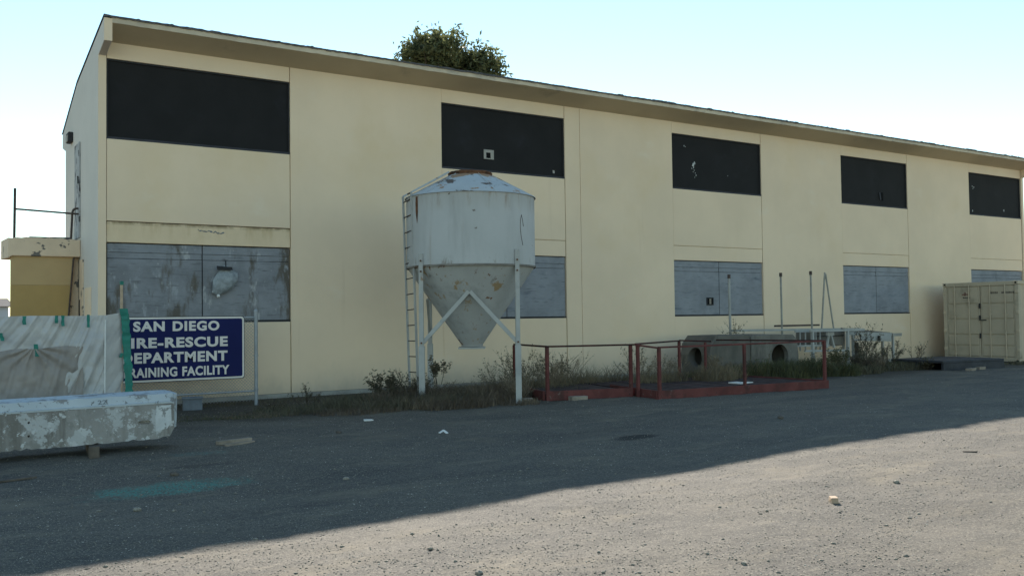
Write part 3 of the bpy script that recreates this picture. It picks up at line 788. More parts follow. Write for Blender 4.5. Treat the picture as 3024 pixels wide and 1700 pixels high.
# ------------------------------------------------------------------ plastic wrapped screen with green tape
wrp = thing('wrapped_screen', 'upright screen wrapped in cloudy plastic film with green tape tabs', 'screen', (-1.9, -3.0, 0))
def sheet(name, mat, x0, x1, zlo, zhi, y, amp, nx, nz, seed, parent, yend=0.0, ztop=None, folds=None):
    X = np.linspace(x0, x1, nx); T = np.linspace(0, 1, nz)
    XX, TT = np.meshgrid(X, T)
    top = zhi if ztop is None else ztop(XX)
    ZZ = zlo + (top - zlo) * TT
    ang = .55 + .3 * np.sin(XX * .9 + seed)
    u = XX * np.cos(ang) - ZZ * np.sin(ang)
    Yd = amp * (.5 * vnoise(u * 22 + seed, (XX + ZZ) * 1.2) + vnoise(u * 9 + seed, (XX * .35 + ZZ * .35) * 1.3 + seed) * 1.2 + .6 * vnoise(XX * 3 + seed, ZZ * 4) + .35 * vnoise(XX * 14, ZZ * 11 + seed))
    if folds:
        for fx, fz, k in folds:
            r = np.hypot(XX - fx, ZZ - fz) + .05; th = np.arctan2(ZZ - fz, XX - fx)
            Yd += amp * .45 * np.sin(th * k + 2 * vnoise(XX * 4, ZZ * 4)) * np.exp(-r * 1.8) * np.clip(r * 5, 0, 1) * (ZZ < fz)
    YY = y + Yd + yend * (XX - x0) / (x1 - x0)
    v = np.stack([XX.ravel(), YY.ravel(), ZZ.ravel()], 1)
    i = (np.arange(nz - 1)[:, None] * nx + np.arange(nx - 1)[None]).ravel()
    f = np.stack([i, i + 1, i + 1 + nx, i + nx], 1)
    return fast_mesh(name, v, f, mat, parent, smooth=True)
ox = 1.9
sheet('plastic_film', M['plastic'], -3.4 + ox, -.40 + ox, .25, 1.74, -.02, .05, 300, 130, 2.0, wrp, ztop=lambda x: 1.722 + .012 * (x - .03) + .008 * np.sin(x * 4))
sheet('plastic_film', M['plastic'], -.40 + ox, -.09 + ox, .25, 1.76, -.02, .022, 50, 110, 7.0, wrp, yend=.14, ztop=lambda x: 1.732 + .16 * (x - 1.5))
sheet('grey_film', M['plastic_grey'], -3.4 + ox, -.72 + ox, .25, 1.3, -.062, .05, 220, 80, 4.0, wrp, ztop=lambda x: 1.235 - .14 * np.clip(.38 - x, 0, 3) ** 1.2 + .03 * np.clip(x - .4, 0, 2) + .012 * np.sin(x * 9), folds=[(-1.42 + ox, 1.27, 14)])
fb = MB().box(-3.4 + ox, -.12 + ox, .16, .20, .2, 1.70).build('board', M['white_trim'], wrp)
MB().tube((-.405 + ox, -.05, .3), (-.395 + ox, -.05, 1.66), .012, 6).build('film_seam', M['white_litter'], wrp)
def tape(name, x, z0, z1, w, y, seed, lean=0.0):
    r = random.Random(seed); b = MB(); n = max(3, int((z1 - z0) / .06))
    for k in range(n + 1):
        t = k / n; z = z1 + (z0 - z1) * t; ww = w * r.uniform(.8, 1.15) / 2; xx = x + lean * t + r.uniform(-.006, .006); yy = y + r.uniform(-.006, .006)
        b.v += [(xx - ww, yy, z), (xx + ww, yy, z), (xx - ww, yy + .004, z), (xx + ww, yy + .004, z)]
    for k in range(n):
        a = 4 * k
        b.f += [(a, a + 1, a + 5, a + 4), (a + 2, a + 6, a + 7, a + 3), (a, a + 4, a + 6, a + 2), (a + 1, a + 3, a + 7, a + 5)]
    b.f += [(0, 2, 3, 1), (4 * n, 4 * n + 1, 4 * n + 3, 4 * n + 2)]
    return b.build(name, M['tape'], wrp)
for k, (x, z0, z1, w, ln) in enumerate(((-1.555, 1.60, 1.73, .050, .0), (-1.11, 1.615, 1.735, .05, -.004), (-1.025, 1.57, 1.735, .046, .008), (-.655, 1.545, 1.745, .046, -.004), (-1.865, 1.36, 1.48, .05, .02), (-1.40, 1.11, 1.30, .055, .02))):
    tape('tape_tab', x + ox, z0, z1, w, -.10, k, ln)
tape('corner_tape', -.075 + ox, .30, 1.76, .125, .06, 21, .07)
tape('corner_tape', -.10 + ox, 1.66, 1.84, .11, .05, 22, .02)
tape('corner_tape', -.13 + ox, 1.05, 1.12, .05, .06, 23, -.01)
st = thing('timber_stake', 'thin pale timber stake with green tape tip rising behind the plastic screen', 'stake', (-.12, -2.87, 0))
MB().box(-.019, .019, -.019, .019, -.1, 2.26).build('stake', M['rawwood'], st, bevel=.003)
MB().box(-.027, .031, -.025, .025, 2.225, 2.29).build('tape_tip', M['tape'], st, bevel=.008, jit=.006)

# ------------------------------------------------------------------ concrete barrier on timber blocks
br = thing('concrete_barrier', 'long concrete barrier with flaking white paint resting on timber blocks', 'barrier', (-1.9, -6.3, 0))
def loft(sections):
    b = MB(); n = len(sections[0])
    for s_ in sections: b.v += s_
    for k in range(len(sections) - 1):
        for q in range(n):
            b.f.append((k * n + q, k * n + (q + 1) % n, (k + 1) * n + (q + 1) % n, (k + 1) * n + q))
    b.f += [tuple(range(n)), tuple(range(len(sections) * n - 1, (len(sections) - 1) * n - 1, -1))]
    return b
r3 = random.Random(12)
secs = []; tops = []
xsb = [-5.0 + .06 * k for k in range(0, 80)] + [-.235, -.18]
def zlift(x): return .02 * (x + 2.1) / 1.9
for x in xsb:
    zl = zlift(x); zb = .105 + zl + (r3.uniform(0, .030) if r3.random() < .45 else r3.uniform(0, .004))
    yf = -6.6
    if x > -.22: zb = .23 + zl
    elif x > -.27: zb = .13 + zl
    lx = x + 1.9
    secs.append([(lx, yf + 6.3 + r3.uniform(-.002, .002), zb), (lx, yf + 6.3 + .001, .548 + zl + r3.uniform(-.003, .003)), (lx, .25, .548 + zl), (lx, .25, zb)])
    tops.append([(lx, yf + 6.3 - .004, .550 + zl), (lx, yf + 6.3 - .006, .572 + zl), (lx, yf + 6.3 + .022, .580 + zl), (lx, yf + 6.3 + .06, .672 + zl + r3.uniform(-.004, .004)), (lx, .23, .69 + zl), (lx, .25, .55 + zl)])
body = loft(secs).build('barrier_body', M['barrier'], br)
c_ = MB()
c_.prism([(p[0], p[1]) for p in rrect(-.62 + 1.9, -.475 + 1.9, .325, .365, .019)], -.4, -.24, 'y')
for z in (.275, .435): c_.tube((-1.915 + 1.9 + .06, -.4, z), (-1.915 + 1.9 + .06, -.22, z), .014, 10)
cutter = c_.build('cutter', M['barrier'], br)
cut(body, cutter)
tp = loft(tops).build('barrier_top', M['barrier_top'], br)
# thick flaked paint panel near the end and pale end cap
pv = MB()
pv.prism([(-.405 + 1.9, .225), (-.27 + 1.9, .25), (-.215 + 1.9, .33), (-.22 + 1.9, .548), (-.40 + 1.9, .545), (-.415 + 1.9, .4)], -.3055, -.3005, 'y')
pv.build('flaking_patch', M['barrier_end'], br)
e_ = MB(); e_.add([(-.179 + 1.9, -.295, .25), (-.125 + 1.9, -.20, .25), (-.125 + 1.9, .23, .25), (-.179 + 1.9, .23, .25), (-.179 + 1.9, -.295, .69), (-.125 + 1.9, -.22, .69), (-.125 + 1.9, .23, .70), (-.179 + 1.9, .23, .70)],
                  [(0, 3, 2, 1), (4, 5, 6, 7), (0, 1, 5, 4), (1, 2, 6, 5), (2, 3, 7, 6), (3, 0, 4, 7)])
e_.build('end_cap', M['barrier_top'], br, bevel=.01)
text_mesh('22', -.998 + .03 + 1.9 - .12, -.998 + .10 + 1.9 - .09, .602, .652, -.245, M['cmu'], br, 'stencil_number', .01, .004)
num = br.children[-1]
num.rotation_euler = (0, 0, 0)
# lean the number against the sloping strip
num.data.transform(Matrix.Translation((0, 0, 0)))
for v in num.data.vertices:
    v.co.y = -.278 + (v.co.z - .58 - zlift(-1.0)) / .092 * .038 - .002 + (v.co.y + .245) * .5

def block(name, label, x, y, z0, z1, lx, ly, rz, mat, grp=None):
    t = MB().box(-lx / 2, lx / 2, -ly / 2, ly / 2, 0, z1 - z0).build(name, M[mat], None, bevel=.006, jit=.003)
    t.location = (x, y, z0); t.rotation_euler = (0, 0, rz)
    return tag(t, label, 'block', grp)
g0 = float(gz(-1.10, -6.7))
block('timber_block', 'timber block poking out from under the concrete barrier', -1.12, -6.38, g0 - .03, .105 + zlift(-1.12) - .003, .12, .80, R(-6), 'dimwood')
block('timber_block', 'dark timber block hidden in shadow under the left part of the barrier', -2.6, -6.3, float(gz(-2.6, -6.3)) - .03, .105 + zlift(-2.6) - .005, .14, .5, 0, 'dimwood')

# ------------------------------------------------------------------ grey block by the fence
cm = thing('grey_block', 'small grey masonry block on the ground below the sign', 'block', (1.37, -1.46, 0), R(-12))
b = MB().box(-.17, .17, -.10, .10, -.01, .20).build('block', M['cmu'], cm, bevel=.008)
MB().box(-.185, .185, -.115, .115, .20, .235).build('lid', M['cmu'], cm, bevel=.006)

# ------------------------------------------------------------------ red railed platforms
def quad_prism(b, P, z0, z1):
    n = len(P)
    b.add([(x, y, z0) for x, y in P] + [(x, y, z1) for x, y in P], [(k, (k + 1) % n, n + (k + 1) % n, n + k) for k in range(n)] + [tuple(range(n - 1, -1, -1)), tuple(range(n, 2 * n))])
def platform(name, label, P, rails, posts, toe, nb, cat='platform'):
    """P: deck corners (front-left, front-right, back-right, back-left)"""
    o = Vector(P[0])
    t = thing(name, label, cat, (o.x, o.y, 0))
    Q = [Vector(p) - o for p in P]
    # deck boards, one by one, running front to back
    for k in range(nb):
        a, c = k / nb + .002, (k + 1) / nb - .004
        f0, f1 = Q[0].lerp(Q[1], a), Q[0].lerp(Q[1], c); b0, b1 = Q[3].lerp(Q[2], a), Q[3].lerp(Q[2], c)
        bb = MB(); quad_prism(bb, [f0, f1, b1, b0], .10, .135 + .004 * ((k * 7) % 3))
        bb.build('deck_board', M['deck'], t)
    for (p, q, z0, z1) in toe:
        p = Vector(p) - o; q = Vector(q) - o
        MB().bar((p.x, p.y, (z0 + z1) / 2), (q.x, q.y, (z0 + z1) / 2), .04, z1 - z0).build('toe_board', M['redpaint'], t, bevel=.004)
    for (x, y, z1, w) in posts:
        MB().box(x - o.x - w / 2, x - o.x + w / 2, y - o.y - w / 2, y - o.y + w / 2, -.05, z1).build('post', M['redpaint'], t, bevel=.006)
    for (p, q, m, w) in rails:
        MB().bar((p[0] - o.x, p[1] - o.y, p[2]), (q[0] - o.x, q[1] - o.y, q[2]), w * .72, .034).build('rail', M[m], t, bevel=.004)
    return t
platform('railed_platform', 'smaller red railed timber platform next to the silo leg', [(7.28, -4.32), (9.02, -4.78), (9.5, -2.7), (7.8, -2.3)],
         rails=[((7.32, -4.35, 1.045), (9.10, -4.85, 1.045), 'darkred', .06), ((7.32, -4.35, 1.045), (7.85, -2.4, 1.045), 'darkred', .06)],
         posts=[(7.32, -4.35, 1.03, .062), (9.04, -4.80, 1.03, .062), (7.82, -2.45, 1.03, .062)],
         toe=[((7.28, -4.36), (9.04, -4.82), .0, .19), ((7.26, -4.32), (7.8, -2.3), .0, .19)], nb=11)
platform('railed_platform', 'longer red railed timber platform with grass growing through it', [(9.12, -5.48), (13.72, -5.78), (13.72, -2.6), (9.7, -2.4)],
         rails=[((9.14, -5.5, 1.0), (11.35, -5.66, 1.01), 'redpaint', .055), ((11.35, -5.66, 1.01), (13.72, -5.80, 1.02), 'redpaint', .055), ((13.72, -5.80, 1.025), (13.72, -2.56, 1.0), 'darkred', .05),
                ((9.14, -5.5, .99), (9.12, -4.86, 1.04), 'redpaint', .05), ((9.12, -4.86, 1.055), (12.2, -2.85, 1.02), 'darkred', .05), ((12.2, -2.85, 1.03), (12.75, -3.35, 1.0), 'darkred', .05)],
         posts=[(9.17, -5.49, .99, .062), (11.35, -5.66, 1.0, .058), (13.70, -5.79, 1.01, .062), (9.15, -4.89, 1.06, .062), (12.2, -2.85, 1.02, .058), (12.6, -3.3, .98, .052)],
         toe=[((9.10, -5.52), (13.76, -5.83), -.01, .17), ((9.10, -5.50), (9.5, -3.6), .0, .17), ((13.75, -5.80), (13.75, -2.6), .0, .17)], nb=26)
for (x, y, lx, rz, z, lab) in ((6.98, -4.05, .30, .3, .06, 'flat weathered slab tucked under the platform beside the silo leg'), (7.85, -4.62, .34, -.2, .07, 'flat weathered slab under the smaller platform front board')):
    s_ = MB().box(-lx / 2, lx / 2, -.09, .09, -.02, z).build('stone_slab', M['oldwood'], None, bevel=.01, jit=.006)
    s_.location = (x, y, float(gz(x, y))); s_.rotation_euler = (0, 0, rz); tag(s_, lab, 'stone')
# white crumpled board on the platform
wv_ = thing('scrap_sheet', 'white scrap panel lying on the longer platform deck', 'scrap', (12.05, -4.9, .145), R(12))
MB().box(-.26, .22, -.16, .15, 0, .02).build('panel', M['white_litter'], wv_, jit=.006)
MB().box(.10, .40, -.05, .16, .022, .05).build('torn_flap', M['frame_dark'], wv_, jit=.008)

# ------------------------------------------------------------------ precast concrete vaults
def vault(name, label, x0, x1, y0, y1, h, mat, cham, hole):
    t = thing(name, label, 'concrete', (x0, y0, 0))
    w = x1 - x0; d = y1 - y0
    b = MB()
    if cham:
        b.prism([(-.02, -.1), (w, -.1), (w, h), (.16, h), (-.04, h - .2), (-.10, .62), (-.06, .3)], 0, d, 'y')
    else:
        b.prism([(0, -.1), (w, -.1), (w + .03, .5), (w - .02, h - .14), (w - .18, h - .01), (w * .5, h + .012), (.06, h), (0, h - .05)], 0, d, 'y')
    o = b.build('shell', M[mat], t, bevel=.015)
    cv_ = MB().box(.13, w - .13, .13, d - .13, .06, h - .13).build('cutter', M['hole'], t); cut(o, cv_)
    c = MB()
    if hole == 'front': c.tube((w * .60, -.3, .50), (w * .60, .5, .50), .325, 32)
    else: c.tube((-.4, d * .5, .56), (.4, d * .5, .56), .24, 28)
    k = c.build('cutter', M['hole'], t)
    cut(o, k)
    return t
vault('concrete_vault', 'grey precast concrete vault with sloping left end and a hole in its side', 13.80, 15.15, -2.35, -1.3, 1.10, 'concrete_dark', True, 'side')
vault('concrete_vault', 'grey precast concrete vault with a round front opening', 15.17, 16.95, -2.38, -1.28, 1.085, 'concrete', False, 'front')

# ------------------------------------------------------------------ pipe rack and steel bench
rk = thing('pipe_rack', 'grey steel rack with tall upright poles behind the concrete vaults', 'rack', (17.5, -1.8, 0))
def RK(p): return (p[0] - 17.5, p[1] + 1.8, p[2])
def rtube(name, p, q, r, mat='rack', n=8): return MB().tube(RK(p), RK(q), r, n).build(name, M[mat], rk, smooth=True)
def rbar(name, p, q, w, h, mat='rack'): return MB().bar(RK(p), RK(q), w, h).build(name, M[mat], rk)
for (x, z) in ((15.86, 2.71), (17.95, 2.79), (19.25, 2.86)):
    po_ = rtube('upright_pole', (x, -1.0, -.1), (x - .01, -1.0, z), .028 if x > 16 else .034, 'rack_pole' if x > 16 else 'rack')
    MB().tube(RK((x - .01, -1.0, z - .10)), RK((x - .01, -1.0, z + .01)), .042, 8).build('pole_cap', M['rustpipe'], po_)
rtube('leaning_pole', (19.66, -1.0, 1.0), (19.88, -1.0, 2.84), .026, 'rack_pole'); rtube('leaning_pole', (20.24, -1.0, 1.1), (19.89, -1.02, 2.80), .024, 'rack_pole')
rbar('top_rail', (15.86, -1.05, 1.19), (21.4, -1.05, 1.14), .05, .06); rbar('top_rail', (17.2, -2.58, 1.16), (19.5, -2.58, 1.155), .05, .06)
rbar('end_rail', (18.80, -2.58, 1.15), (20.6, -1.05, 1.15), .05, .05); rbar('back_rail', (17.75, -.9, 1.285), (19.7, -.9, 1.285), .03, .05, 'rustpipe')
for x in (17.3, 18.77):
    rbar('leg', (x, -2.58, -.1), (x, -2.58, 1.14), .07, .07)
for x in (17.50, 17.72, 17.98, 18.16, 18.34):
    rbar('picket', (x, -2.0, .6), (x, -2.0, 1.13), .03, .03)
rbar('top_rail', (17.3, -2.0, 1.14), (18.9, -2.0, 1.14), .04, .05)
rbar('shelf_bar', (16.98, -2.58, .63), (18.77, -2.58, .60), .05, .05); rbar('shelf_bar', (17.0, -2.1, .75), (18.6, -2.1, .73), .05, .05)
rbar('angle_strut', (18.1, -2.4, .68), (18.22, -2.4, 1.08), .05, .05); rbar('angle_strut', (18.42, -2.4, .68), (18.28, -2.4, 1.08), .05, .05)
rbar('head_plate', (18.12, -2.4, 1.06), (18.40, -2.4, 1.06), .06, .10)
bxs = thing('equipment_box', 'grey box stored on the rack behind the white frame', 'box', (18.9, -1.6, .70))
MB().box(-.75, .65, -.25, .3, 0, .42).build('case', M['concrete'], bxs, bevel=.02)
MB().box(-.76, .66, -.262, -.251, .27, .30).build('seam', M['frame_dark'], bxs)
bn = thing('steel_bench', 'grey steel work bench with sloping top right of the pipe rack', 'bench', (21.0, -1.8, 0))
def BN(p): return (p[0] - 21.0, p[1] + 1.8, p[2])
bt = MB(); bt.add([BN(p) for p in ((19.35, -2.15, 1.12), (21.95, -1.70, 1.03), (22.6, -1.0, 1.03), (20.75, -.85, 1.19), (19.35, -2.15, 1.09), (21.95, -1.70, 1.0), (22.6, -1.0, 1.0), (20.75, -.85, 1.16))],
                  [(0, 1, 2, 3), (7, 6, 5, 4), (0, 4, 5, 1), (1, 5, 6, 2), (2, 6, 7, 3), (3, 7, 4, 0)])
bt.build('bench_top', M['concrete'], bn)
for n_, p, q, w, h, m in (('front_rail', (19.4, -2.16, 1.05), (22.0, -1.71, .97), .04, .09, 'rack'), ('lower_rail', (19.6, -2.12, .86), (22.0, -1.70, .78), .04, .05, 'rack'),
                        ('leg', (19.62, -2.12, -.1), (19.62, -2.12, 1.08), .06, .06, 'rack'), ('leg', (22.2, -1.62, -.1), (22.2, -1.62, 1.0), .06, .06, 'rack'),
                        ('leg', (20.8, -.9, -.1), (20.8, -.9, 1.15), .06, .06, 'rack'), ('leg', (22.5, -1.05, -.1), (22.5, -1.05, 1.0), .06, .06, 'rack'),
                        ('tool_clamp', (22.1, -1.66, .95), (22.55, -1.66, .95), .07, .09, 'rack_pole'), ('apron', (20.0, -2.08, .90), (21.95, -1.74, .87), .015, .16, 'rack')):
    MB().bar(BN(p), BN(q), w, h).build(n_, M[m], bn)
MB().box(-.02, .06, -.20, -.16, .80, .95).build('latch', M['rubber'], bn)
MB().box(-1.22, -1.10, -.30, -.20, -.1, .78).build('dark_leg', M['dimwood'], bn)
bk = thing('plastic_bucket', 'pale small bucket lying in the weeds under the rack', 'bucket', (18.45, -2.75, .13))
MB().lathe([(.0, -.13), (.10, -.13), (.13, .10), (.14, .12), (.12, .11), (.09, -.11)], 20).build('pail', M['rack'], bk, smooth=True)

# ------------------------------------------------------------------ dark steel skid
sk = thing('steel_skid', 'black flat steel skid lying on the ground before the container', 'skid', (22.3, -3.35, 0), R(-8))
MB().box(-1.25, 1.25, -.85, .95, .20, .27).build('top_plate', M['skid'], sk, bevel=.01)
for y in (-.82, .05, .9): MB().box(-1.23, 1.23, y - .04, y + .04, -.02, .20).build('runner', M['skid'], sk)
MB().box(1.16, 1.24, -.78, .88, .02, .20).build('end_beam', M['skid'], sk)
for (x, y, rz, l, lab) in ((21.4, -4.55, .2, .42, 'pale timber scrap at the front edge of the black skid'), (22.05, -4.45, -.3, .22, 'short pale chunk beside the black skid')):
    o_ = MB().box(-l / 2, l / 2, -.07, .07, 0, .08).build('timber_scrap', M['oldwood'], None, bevel=.01, jit=.012)
    o_.location = (x, y, float(gz(x, y))); o_.rotation_euler = (0, 0, rz); tag(o_, lab, 'scrap')

# ------------------------------------------------------------------ shipping container
CX, CY = 26.30, -3.28
ct = thing('shipping_container', 'tan shipping container standing by the right end of the building', 'container', (CX, CY, 0))
CW, CL, CH = 2.54, 6.06, 2.58
fr = MB()
for y in (0, CW - .12): fr.box(.012, .14, y, y + .12, .12, CH - .12)
fr.box(.012, .14, .12, CW - .12, .02, .16); fr.box(.012, .14, .12, CW - .12, CH - .13, CH)
fr.build('door_frame', M['container'], ct, bevel=.008)
MB().box(.05, CL, -.0, .06, .02, .17).build('side_rail', M['container_side'], ct)
MB().box(.05, CL, -.0, .06, CH - .10, CH - .005).build('side_rail', M['container_side'], ct)
MB().box(.05, CL, CW - .06, CW, .02, CH - .005).build('rear_side', M['container'], ct)
MB().box(.05, CL, .05, CW - .05, CH - .05, CH - .012).build('roof_panel', M['container'], ct)
MB().box(CL - .06, CL, .06, CW - .06, .02, CH - .01).build('blind_end', M['container'], ct)
cv = MB(); x = .14; st_ = 0
prof = [(.14, .025)]
while x < CL - .15:
    prof += [(x + .07, .025), (x + .14, .06), (x + .21, .06), (x + .28, .025)]; x += .28
vs = []; fs = []
for (a, y) in prof: vs += [(a, y, .17), (a, y, CH - .10)]
for k in range(len(prof) - 1): fs.append((2 * k, 2 * k + 2, 2 * k + 3, 2 * k + 1))
MB().add(vs, fs).build('corrugated_side', M['container_side'], ct)
for y in (-.006, CW - .16):
    for z in (0, CH - .11):
        o_ = MB().box(-.006, .17, y, y + .165, z, z + .115).build('corner_casting', M['container_side' if y < 0 else 'container'], ct, bevel=.012)
        MB().box(-.009, -.0065, y + .05, y + .115, z + .03, z + .085).build('casting_hole', M['hole'], o_)
ZG = [.16, .50, .86, 1.36, 1.86, CH - .13]
mid = CW / 2
for (y0, y1) in ((mid + .012, CW - .125), (.125, mid - .012)):
    dv = MB().box(.05, .10, y0, y1, .165, CH - .135).build('door', M['container'], ct)
    for k in range(5):
        g_ = .022 if k else .0
        MB().box(.022, .0498, y0 + .06, y1 - .06, ZG[k] + g_ + .02, ZG[k + 1] - .022).build('door_panel', M['container'], dv, bevel=.006)
    w_ = y1 - y0
    for q in (.30, .74) if y0 > mid else (.26, .70):
        yy = y0 + w_ * q
        MB().tube((-.012, yy, .10), (-.012, yy, CH - .08), .019, 10).build('lock_rod', M['container_side'], dv, smooth=True)
        for z in (.2, .9, 1.5, 2.3): MB().box(-.014, .0215, yy - .04, yy + .04, z, z + .05).build('rod_guide', M['container'], dv)
    for z in (.35, .95, 1.55, 2.2):
        hy = (CW - .10) if y0 > mid else .0
        MB().box(-.012, .02, hy, hy + .10, z, z + .10).build('hinge', M['container_side'], dv, bevel=.006)
for z in (.75, 1.33, 1.72):
    MB().box(-.02, .018, mid - .02, mid + .02, z, z + .17).build('handle_keeper', M['frame_dark'], ct)
MB().box(-.02, -.006, mid - .22, mid + .0, 1.33, 1.36).build('door_handle', M['frame_dark'], ct)
def marks(y_from, y_to, z, h, seed, mat):
    r = random.Random(seed); b = MB(); y = y_from
    while y > y_to:
        w = r.uniform(.02, .035)
        for q in range(3):
            b.box(.018, .0215, y - w, y - w * .55 if q == 0 else y - w * .1, z + h * q / 3, z + h * (q + .7) / 3)
        b.box(.018, .0215, y - w * .35, y, z, z + h * r.uniform(.7, 1))
        y -= w + .014
    b.build('painted_marking', M[mat], ct)
marks(CW - .70, CW - .95, 2.06, .05, 2, 'marking'); marks(CW - .66, CW - .90, 2.16, .055, 3, 'marking_red'); marks(CW - .74, CW - .80, 2.14, .13, 4, 'marking_red')
marks(.92, .70, 2.19, .065, 5, 'marking'); marks(.54, .16, 2.19, .065, 6, 'marking')

# ------------------------------------------------------------------ plastic bag hanging on the first window
bg = thing('plastic_bag', 'cloudy plastic bag hanging from the first ground floor window board', 'bag', (2.38, .03, 2.1))
bv = MB(); prof = [(2.76, .02, 2.40), (2.70, .07, 2.40), (2.60, .20, 2.43), (2.45, .24, 2.41), (2.30, .21, 2.34), (2.20, .14, 2.27), (2.15, .04, 2.24)]
nn = 18; rr_ = random.Random(9)
for (z, r, cx_) in prof:
    for k in range(nn):
        t = 6.2832 * k / nn; q = r * rr_.uniform(.85, 1.12)
        bv.v.append((cx_ - 2.38 + q * math.cos(t), -.06 + .34 * q * math.sin(t), z - 2.1))
for i in range(len(prof) - 1):
    for k in range(nn): bv.f.append((i * nn + k, i * nn + (k + 1) % nn, (i + 1) * nn + (k + 1) % nn, (i + 1) * nn + k))
bv.build('bag', M['plastic_bag'], bg, smooth=True)
MB().box(-.16, .13, -.15, -.10, .56, .62).build('dark_clip', M['frame_dark'], bg, jit=.015)
MB().tube((.02, -.09, .60), (.025, -.05, .74), .012, 6).build('hook', M['frame_dark'], bg)
MB().box(-.16, -.10, -.10, -.04, .0, .06).build('bag_knot', M['white_litter'], bg, bevel=.015)

# ------------------------------------------------------------------ scrap timber and litter on the ground
def plank(name, label, x, y, l, w, h, rz, mat, cat='timber', tilt=0.0):
    o_ = MB().box(-l / 2, l / 2, -w / 2, w / 2, 0, h).build(name, M[mat], None, bevel=.003, jit=.003)
    o_.location = (x, y, float(gz(x, y)) - .002); o_.rotation_euler = (0, tilt, rz)
    return tag(o_, label, cat)
plank('scrap_plank', 'upper of two weathered planks lying on the shaded gravel', .62, -6.50, .50, .08, .055, R(14), 'oldwood')
plank('scrap_plank', 'lower splintered plank of the pair on the shaded gravel', .66, -6.62, .46, .055, .03, R(22), 'oldwood')
plank('wood_offcut', 'small pale wood offcut standing out on the sunlit gravel', 3.88, -13.60, .11, .06, .05, R(52), 'rawwood')
plank('dark_stick', 'dark short stick on the sunlit gravel at far right', 7.3, -12.86, .16, .022, .015, R(-38), 'dimwood')
plank('dark_board', 'dark flat board at the left edge of the shaded gravel', -2.15, -7.75, .5, .12, .02, R(15), 'dimwood')
plank('thin_stick', 'thin pale stick on the sunlit gravel near bottom left', -1.35, -12.75, .22, .018, .012, R(-5), 'oldwood')
cu = MB()
pts = [(.0, .0), (.03, -.035), (.07, -.05), (.11, -.045), (.14, -.03)]
for k, (p, q) in enumerate(zip(pts, pts[1:])): cu.tube((p[0], p[1], .014), (q[0], q[1], .014), .011, 6)
o_ = cu.build('curled_litter', M['white_litter'], None); o_.location = (-1.15, -13.12, float(gz(-1.15, -13.12))); o_.rotation_euler = (0, 0, R(-30))
tag(o_, 'curled white strip of litter on the bottom left sunlit gravel', 'litter')
o_ = MB().bar((-.06, 0, .02), (.03, .03, .05), .035, .012).bar((.02, .03, .05), (.04, -.05, .012), .04, .012).build('paper_scrap', M['white_litter'], None)
o_.location = (3.36, -7.33, float(gz(3.36, -7.33))); tag(o_, 'crumpled white paper scrap on shaded gravel below the silo', 'litter')
o_ = MB().box(-.07, .07, -.03, .03, 0, .02).build('paper_scrap', M['white_litter'], None, jit=.008)
o_.location = (3.14, -5.28, float(gz(3.14, -5.28))); tag(o_, 'flat white paper scrap at the edge of the weeds left of the silo', 'litter')
rs = random.Random(44)
for k, (x, y, s_, m_) in enumerate(((1.02, -14.42, .03, 'pale_stone'), (1.75, -14.5, .022, 'stone'), (.9, -9.6, .035, 'stone'), (8.3, -9.2, .05, 'dimwood'), (2.2, -6.3, .045, 'dimwood'), (-.6, -8.35, .05, 'dimwood'), (-1.3, -9.9, .04, 'stone'), (5.1, -13.4, .03, 'stone'), (.15, -13.6, .03, 'stone'))):
    b = bmesh.new(); bmesh.ops.create_icosphere(b, subdivisions=2, radius=s_)
    for v in b.verts: v.co *= rs.uniform(.8, 1.15); v.co.z *= .6
    me = bpy.data.meshes.new('loose_stone'); b.to_mesh(me); b.free(); me.materials.append(M[m_])
    o_ = bpy.data.objects.new('loose_stone', me); COL.objects.link(o_); o_.location = (x, y, float(gz(x, y)) + s_ * .3)
    tag(o_, ('white loose stone on the sunlit gravel near the bottom centre', 'dark small stone right of the white stone, bottom centre', 'grey loose stone in the shade left of centre', 'dark lump on the shaded gravel at right', 'dark lump near the weeds left of the silo', 'dark lump beside the green paint stain', 'loose stone below the green paint stain', 'dark stone on sunlit gravel right of centre', 'dark stone near the shadow edge, bottom left')[k], 'stone')

# ------------------------------------------------------------------ gravel
def stones(name, n, lo, hi, mat, seed, dmin=3.6, dmax=22, label=None):
    r = np.random.RandomState(seed)
    d = dmin * (dmax / dmin) ** r.rand(n)
    a = R(56.7) + (r.rand(n) - .5) * R(96)
    x = -3.16 + d * np.cos(a); y = -19.09 + d * np.sin(a)
    # clusters
    k = (y < -1.2) & (r.rand(n) < .10 + 1.9 * np.clip(vnoise(x * .8, y * 1.6) + .6 * vnoise(x * 2.1, y * 3.5) + .38, 0, 1))
    x, y = x[k], y[k]; n = len(x)
    s = lo * (hi / lo) ** (r.rand(n) ** 3.0)
    base = np.array([(1, 0, 0), (-1, 0, 0), (0, 1, 0), (0, -1, 0), (0, 0, 1), (0, 0, -1)], float)
    th = r.rand(n) * 6.283
    V = base[None] * (.65 + .7 * r.rand(n, 6, 1)) + (r.rand(n, 6, 3) - .5) * .5
    V = V * s[:, None, None]; V[:, :, 2] *= .5
    c, sn = np.cos(th)[:, None], np.sin(th)[:, None]
    VX = V[:, :, 0] * c - V[:, :, 1] * sn; VY = V[:, :, 0] * sn + V[:, :, 1] * c
    P = np.stack([VX + x[:, None], VY + y[:, None], V[:, :, 2] + (gz(x, y) + s * .18)[:, None]], 2).reshape(-1, 3)
    F = np.array([(0, 2, 4), (2, 1, 4), (1, 3, 4), (3, 0, 4), (2, 0, 5), (1, 2, 5), (3, 1, 5), (0, 3, 5)])
    F = (F[None] + (np.arange(n) * 6)[:, None, None]).reshape(-1, 3)
    o = fast_mesh(name, P, F, mat)
    tag(o, label, 'gravel', kind='stuff')
